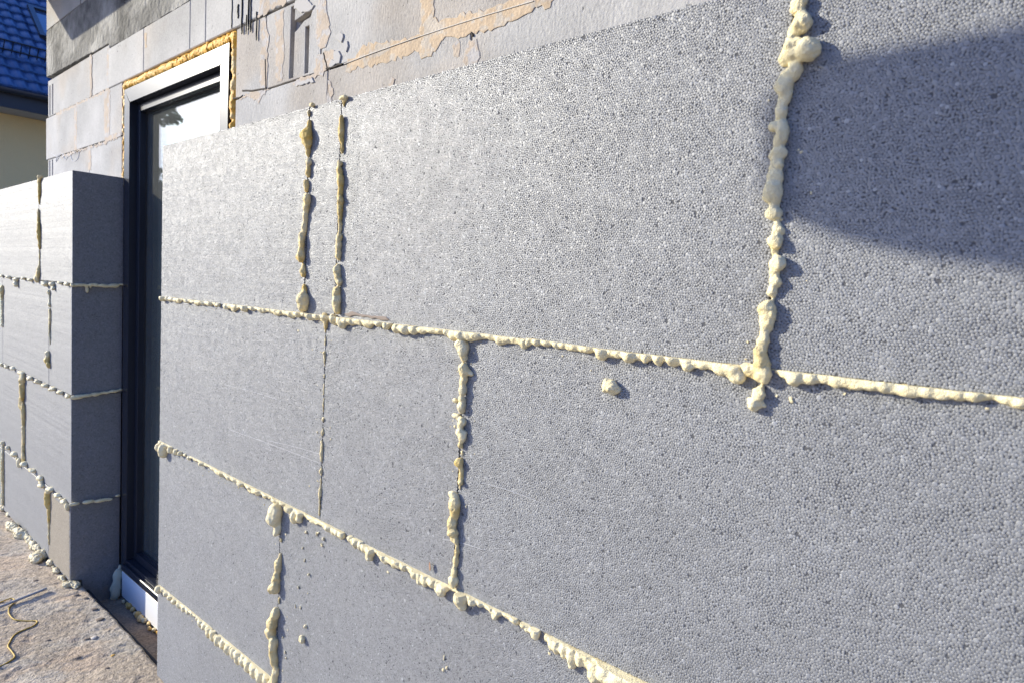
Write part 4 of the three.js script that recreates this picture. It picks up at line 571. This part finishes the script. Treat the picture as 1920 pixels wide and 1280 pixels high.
// ---------------------------------------------------------------- loose things on the patio
{
  const pts = [[-12, 1133], [20, 1121], [27, 1126], [16, 1140], [17, 1152], [28, 1160], [50, 1161], [68, 1162], [62, 1172], [30, 1186], [16, 1205], [14, 1212], [22, 1222], [26, 1230], [12, 1240], [-10, 1252]].map(([x, y]) => { const p = onY(x, y, 0.004); p.y = patioHeight(p.x, p.z) + 0.003; return p; });
  part('yellow_cord', new THREE.TubeGeometry(new THREE.CatmullRomCurve3(pts), 140, 0.0026, 7), metal(0.55, 0.36, 0.06, 0.6), null, { label: 'thin yellow cord lying in loops on the concrete patio', category: 'cord' });
  const a = onY(-40, 1153, 0.012), b = onY(86, 1103, 0.012);
  const rod = thing('metal_rod', 'straight grey metal rod lying on the patio across the yellow cord', 'rod');
  const q = b.clone().sub(a).normalize(), e = b.clone().addScaledVector(q, -0.02);
  part('shaft', cyl(a.toArray(), e.toArray(), 0.0055, 10), metal(0.42, 0.42, 0.42, 0.45), rod); part('tip', cyl(e.toArray(), b.toArray(), 0.0068, 10), metal(0.5, 0.5, 0.5, 0.5, 0.6), rod);
  const r = rng(88);
  // plaster flakes and pebbles lying about
  const chip = (px, py, s, m, label, cat) => { const p = onY(px, py, 0.004), g = new THREE.IcosahedronGeometry(s, 1), v = g.attributes.position; for (let i = 0; i < v.count; i++) { const k = 0.75 + 0.5 * noise3(v.getX(i) * 90 + px, v.getY(i) * 90, v.getZ(i) * 90 + py); v.setXYZ(i, v.getX(i) * k * 1.4, v.getY(i) * k * 0.4, v.getZ(i) * k); } g.computeVertexNormals(); g.rotateY(r() * 3); g.translate(p.x, patioHeight(p.x, p.z) + s * 0.18, p.z); return part(cat, g, m, null, label ? { label, category: cat === 'plaster_flake' ? 'flake' : 'stone' } : undefined); };
  chip(176, 1193, 0.010, metal(0.62, 0.55, 0.45, 0.9), 'pale plaster flake lying on the patio near its broken edge', 'plaster_flake');
  chip(211, 1226, 0.006, metal(0.62, 0.36, 0.08, 0.8), 'tiny orange foam crumb on the patio near the gap', 'foam_crumb');
  for (const [x, y, s] of [[163, 1195, .008], [146, 1230, .006], [66, 1086, .008], [176, 1140, .010], [187, 1160, .012], [90, 1197, .006], [200, 1250, .006], [142, 1115, .009], [160, 1120, .008]]) { const o = chip(x, y, s, metal(0.24, 0.185, 0.13, 0.95), 'dark pebble lying on the concrete patio in front of the door gap', 'pebble'); o.userData.group = 'pebbles on the patio'; }
}

// ---------------------------------------------------------------- neighbour's house: yellow wall, blue tiled roof
{
  const nb = thing('neighbour_house', 'yellow neighbouring house with glossy blue tiled roof and dark gutter', 'house');
  const ex = -11.7, ey = 4.44, a = 0.70, ca = Math.cos(a), sa = Math.sin(a);            // eave line along z, roof rising away
  const z0 = -11, z1 = 1.2, wx = ex - 0.62;
  const plaster = new THREE.MeshStandardMaterial({ color: new THREE.Color().setRGB(0.78, 0.57, 0.26), bumpMap: rep(plasterBump, 1), bumpScale: 0.006, roughness: 0.95 });
  part('wall', box(wx - 7, wx, -0.14, ey - 0.36, z0 + 0.4, z1 - 0.4), plaster, nb);
  part('soffit', box(wx - 7, ex - 0.02, ey - 0.355, ey - 0.33, z0, z1), metal(0.42, 0.42, 0.43, 0.7), nb);
  part('fascia', box(ex - 0.045, ex - 0.018, ey - 0.36, ey - 0.04, z0, z1), metal(0.025, 0.028, 0.035, 0.5), nb);
  { const s = new THREE.Shape(); s.absarc(0, 0, 0.075, Math.PI, 2 * Math.PI, false); s.lineTo(0.068, 0); s.absarc(0, 0, 0.068, 0, Math.PI, true); s.closePath(); const g = new THREE.ExtrudeGeometry(s, { depth: z1 - z0, bevelEnabled: false, curveSegments: 10 }); g.translate(ex + 0.07, ey - 0.06, z0); part('gutter', g, metal(0.03, 0.034, 0.045, 0.35), nb); }
  const roof = part('roof', (() => { const g = box(0, 6.4, -0.12, -0.02, z0, z1); g.rotateZ(a); g.scale(-1, 1, 1); const idx = g.index.array; for (let i = 0; i < idx.length; i += 3) { const t = idx[i]; idx[i] = idx[i + 1]; idx[i + 1] = t; } g.computeVertexNormals(); g.translate(ex, ey, 0); return g; })(), metal(0.03, 0.04, 0.09, 0.6), nb);
  // pan tiles: wavy cross-section, drop at the lower edge; frame: across (z), up the slope, out of the roof
  const TW = 0.2, TL = 0.33;
  const tile = (() => { const n = 10, P = [], I = []; const h = (u) => 0.021 * (1 - Math.cos(2 * Math.PI * u)); for (let i = 0; i <= n; i++) { const u = i / n, x = (u - 0.5) * TW, sc = 0.05 * (0.5 - 0.5 * Math.cos(2 * Math.PI * u)); P.push(x, -sc, h(u) - 0.02, x, -sc, h(u) + 0.032, x, TL * 0.5, h(u) + 0.012, x, TL + 0.02, h(u)); } for (let i = 0; i < n; i++) for (let k = 0; k < 3; k++) { const a0 = i * 4 + k, b = a0 + 4; I.push(a0, b, a0 + 1, b, b + 1, a0 + 1); } const g = new THREE.BufferGeometry(); g.setAttribute('position', new THREE.Float32BufferAttribute(P, 3)); g.setIndex(I); const q = g.toNonIndexed(); g.computeVertexNormals(); q.computeVertexNormals(); q.setAttribute('uv', new THREE.Float32BufferAttribute(new Float32Array(q.attributes.position.count * 2), 2)); return g; })();
  const mat4 = (c, k) => { const m = new THREE.Matrix4().makeBasis(new THREE.Vector3(0, 0, -1), new THREE.Vector3(-ca, sa, 0), new THREE.Vector3(sa, ca, 0)); const z = z1 - (c + 0.5) * TW, s = k * TL - 0.04; m.setPosition(ex - ca * s + sa * 0.0, ey + sa * s, z); return m; };
  const blue = [0.9, 1, 1.12].map((k) => new THREE.MeshPhysicalMaterial({ color: new THREE.Color().setRGB(0.026 * k, 0.055 * k, 0.125 * k), roughness: 0.33, specularIntensity: 0.8 }));
  const rest = [], r = rng(19), C = Math.floor((z1 - z0) / TW);
  for (let c = 0; c < C; c++) for (let k = 0; k < 18; k++) {
    const z = z1 - (c + 0.5) * TW, m = mat4(c, k); r();
    if (z < -1.1 && z > -3.6 && k < 16) { const o = part('roof_tile', tile, blue[Math.floor(hash3(c, k, 5) * 3)], roof); o.applyMatrix4(m); }
    else rest.push(tile.clone().applyMatrix4(m));
  }
  part('roof_tiling', mergeGeometries(rest), blue[1], roof, { kind: 'stuff' });
  // snow guard: two rails on uprights
  const on = (s, h, z) => [ex - ca * s + sa * h, ey + sa * s + ca * h, z];
  const guard = new THREE.Group(); guard.name = 'snow_guard'; nb.add(guard); const black = metal(0.015, 0.015, 0.018, 0.5);
  part('rail', cyl(on(1.12, 0.10, z0 + 0.3), on(1.12, 0.10, z1 - 0.3), 0.014, 8), black, guard); part('rail', cyl(on(1.12, 0.27, z0 + 0.3), on(1.12, 0.27, z1 - 0.3), 0.014, 8), black, guard);
  for (let z = -3.6; z < -0.9; z += 0.125) part('upright', cyl(on(1.12, 0.03, z), on(1.12, 0.275, z), 0.009, 6), black, guard);
  // roof window
  const sk = new THREE.Group(); sk.name = 'skylight'; nb.add(sk);
  const bar = (s0, s1, za, zb, h0, h1, m, n) => { const g = new THREE.BoxGeometry(zb - za, s1 - s0, h1 - h0); g.applyMatrix4(new THREE.Matrix4().makeBasis(new THREE.Vector3(0, 0, -1), new THREE.Vector3(-ca, sa, 0), new THREE.Vector3(sa, ca, 0)).setPosition(...on((s0 + s1) / 2, (h0 + h1) / 2, (za + zb) / 2))); part(n, g, m, sk); };
  const S0 = 2.05, S1 = 3.3, ZA2 = -3.5, ZB2 = -2.68, dk = metal(0.03, 0.035, 0.045, 0.4);
  bar(S0, S0 + 0.09, ZA2, ZB2, 0, 0.13, dk, 'frame_bar'); bar(S1 - 0.09, S1, ZA2, ZB2, 0, 0.13, dk, 'frame_bar'); bar(S0 + 0.091, S1 - 0.091, ZB2 - 0.09, ZB2, 0, 0.13, dk, 'frame_bar'); bar(S0 + 0.091, S1 - 0.091, ZA2, ZA2 + 0.09, 0, 0.13, dk, 'frame_bar');
  bar(S0 + 0.092, S1 - 0.092, ZA2 + 0.092, ZB2 - 0.092, 0.06, 0.08, new THREE.MeshPhysicalMaterial({ color: new THREE.Color().setRGB(0.05, 0.08, 0.13), roughness: 0.04, specularIntensity: 1, ior: 1.8 }), 'pane');
}

// ---------------------------------------------------------------- trees across the garden: mirrored in the door glass
function tree(name, label, x, z, h, crown, seed) {
  const t = thing(name, label, 'tree', { group: 'garden trees' }), r = rng(seed), wood = metal(0.09, 0.07, 0.05, 0.9);
  const limbs = [new THREE.CylinderGeometry(0.06, 0.17, h * 0.75, 9).translate(x, h * 0.375 - 0.14, z)];
  const tips = [];
  for (const [cx, cy, cz, cr] of crown) { tips.push([x + cx, cy, z + cz, cr]); if (cr > 0.5) limbs.push(cyl([x, Math.min(h * 0.6, cy - 0.2), z], [x + cx, cy, z + cz], 0.04, 6)); }
  part('trunk', merge(limbs), wood, t);
  const lg = new THREE.BufferGeometry(); lg.setAttribute('position', new THREE.Float32BufferAttribute([0, -0.5, 0, 0.32, 0, 0.06, 0, 0.5, 0, -0.32, 0, 0.06], 3)); lg.setIndex([0, 1, 2, 0, 2, 3]); lg.computeVertexNormals();
  const n = tips.reduce((s, q) => s + Math.round(900 * q[3] * q[3]), 0), m = new THREE.InstancedMesh(lg, new THREE.MeshPhysicalMaterial({ color: 0xffffff, roughness: 0.9, transmission: 0.4, thickness: 0, side: THREE.DoubleSide }), n); m.name = 'crown'; m.userData = { kind: 'stuff' }; m.castShadow = m.receiveShadow = true;
  let k = 0; const o = new THREE.Object3D(), c = new THREE.Color();
  for (const [cx, cy, cz, cr] of tips) for (let i = 0; i < Math.round(900 * cr * cr) && k < n; i++, k++) { const u = r() * 2 - 1, p = r() * 6.283, q = cr * Math.pow(r(), 0.4), s = Math.sqrt(1 - u * u); o.position.set(cx + q * s * Math.cos(p), cy + q * u * 0.8, cz + q * s * Math.sin(p)); o.rotation.set(r() * 6, r() * 6, r() * 6); o.scale.setScalar(0.12 + 0.1 * r()); o.updateMatrix(); m.setMatrixAt(k, o.matrix); const g = 0.7 + 0.6 * r(); c.setRGB(0.045 * g, 0.085 * g, 0.03 * g); m.setColorAt(k, c); }
  t.add(m);
}
const mirrorSpot = (az, D) => { const q = az * Math.PI / 180; return [2.328 - D * Math.cos(q), -1.33 + D * Math.sin(q)]; };
{
  const eh = (el, D) => 1.424 + D * Math.tan(el * Math.PI / 180);
  let [x, z] = mirrorSpot(17.6, 24);
  tree('garden_tree', 'tall leafy tree standing across the garden with one long side limb', x, z, 6.4, [[0, eh(12.3, 24), 0, 0.9], [0.1, eh(13.4, 24), 0.5, 0.75], [0.1, eh(12.9, 24), 1.1, 0.5], [0.1, eh(12.2, 24), 0.6, 0.6], [0.2, eh(11.8, 24), 1.1, 0.45], [0.3, eh(11.7, 24), 1.45, 0.26], [0, eh(9.4, 24), -0.8, 0.7], [0, eh(7.2, 24), 0, 1.0], [0.1, eh(7.7, 24), 0.9, 0.32], [0, eh(6, 24), 1.2, 0.8], [0, eh(4.5, 24), 0.3, 1.3]], 5);
  let i = 0; for (const [az, D, el] of [[13.5, 26, 7.0], [21.5, 27, 5.0], [25.5, 27, 4.2], [30, 28, 3.5], [35, 27, 3.8], [9, 28, 7.5]]) { [x, z] = mirrorSpot(az, D); const top = eh(el, D); tree('garden_shrub', ['broad dark shrub beside the tall garden tree', 'low rounded shrub across the garden, farthest from the tall tree but one', 'wide shrub with level top across the garden', 'small round shrub under the open sky across the garden', 'dense shrub at the sunny end of the garden row', 'bushy shrub at the shaded end of the garden row'][i], x, z, top * 0.7, [[0, top - 1.1, 0, 1.1], [0.4, top - 1.6, 1.2, 1.1], [0.2, top - 1.5, -1.2, 1.1], [0, top - 2.3, 0.4, 1.4]].filter((c) => c[1] > 0.3), 20 + i); i++; }
}

// ---------------------------------------------------------------- invented shadow caster outside the view, outline cut to shade the right boards
{
  const sc = thing('added_shadow_caster', 'added shadow caster of steel tubes and timber boards, unseen in front of the insulated wall', 'added_shadow_caster');
  const z = 1.2, k = 1.67 * z, dy = 0.66 * z, zb = z + 0.72;
  const sh = new THREE.Shape([[2.025 - k, Y(-0.275 + dy)], [2.045 - k, Y(-0.303 + dy)], [2.09 - k, Y(-0.324 + dy)], [2.16 - k, Y(-0.342 + dy)], [2.29 - k, Y(-0.362 + dy)], [2.75 - k, Y(-0.40 + dy)], [5.2 - k, Y(-0.40 + dy)], [5.2 - k, Y(-0.13 + dy)], [2.085 - k, Y(-0.122 + dy)], [2.04 - k, Y(-0.134 + dy)], [2.018 - k, Y(-0.165 + dy)]].map(([x, y]) => new THREE.Vector2(x, y)));
  const tb = new THREE.ExtrudeGeometry(sh, { depth: 0.026, bevelEnabled: true, bevelSize: 0.003, bevelThickness: 0.003, bevelSegments: 1 }); tb.translate(0, 0, z - 0.016);
  part('shadow_board', tb, M.wood, sc);
  const dyk = Y(-0.40 + dy);
  const PX = [2.75 - k, 5.1 - k];
  for (const px of PX) for (const pz of [z + 0.045, zb]) part('added_post', cyl([px, -0.004, pz], [px, 3.2, pz], 0.024, 12), M.steel, sc);
  for (let i = 0; i < 3; i++) part('added_plank', block(2.62 - k, 5.2 - k, dyk - 0.04, dyk - 0.001, z + 0.07 + i * 0.21, z + 0.27 + i * 0.21, 0.003), M.wood, sc);
  part('shadow_rail', cyl([2.215 - k, Y(-0.055 + dy), z + 0.07], [5.2 - k, Y(-0.055 + dy), z + 0.07], 0.024, 12), M.steel, sc);
  for (const px of PX) part('added_ledger', cyl([px, dyk - 0.064, z], [px, dyk - 0.064, zb + 0.05], 0.024, 12), M.steel, sc);
}

renderer.render(scene, camera);
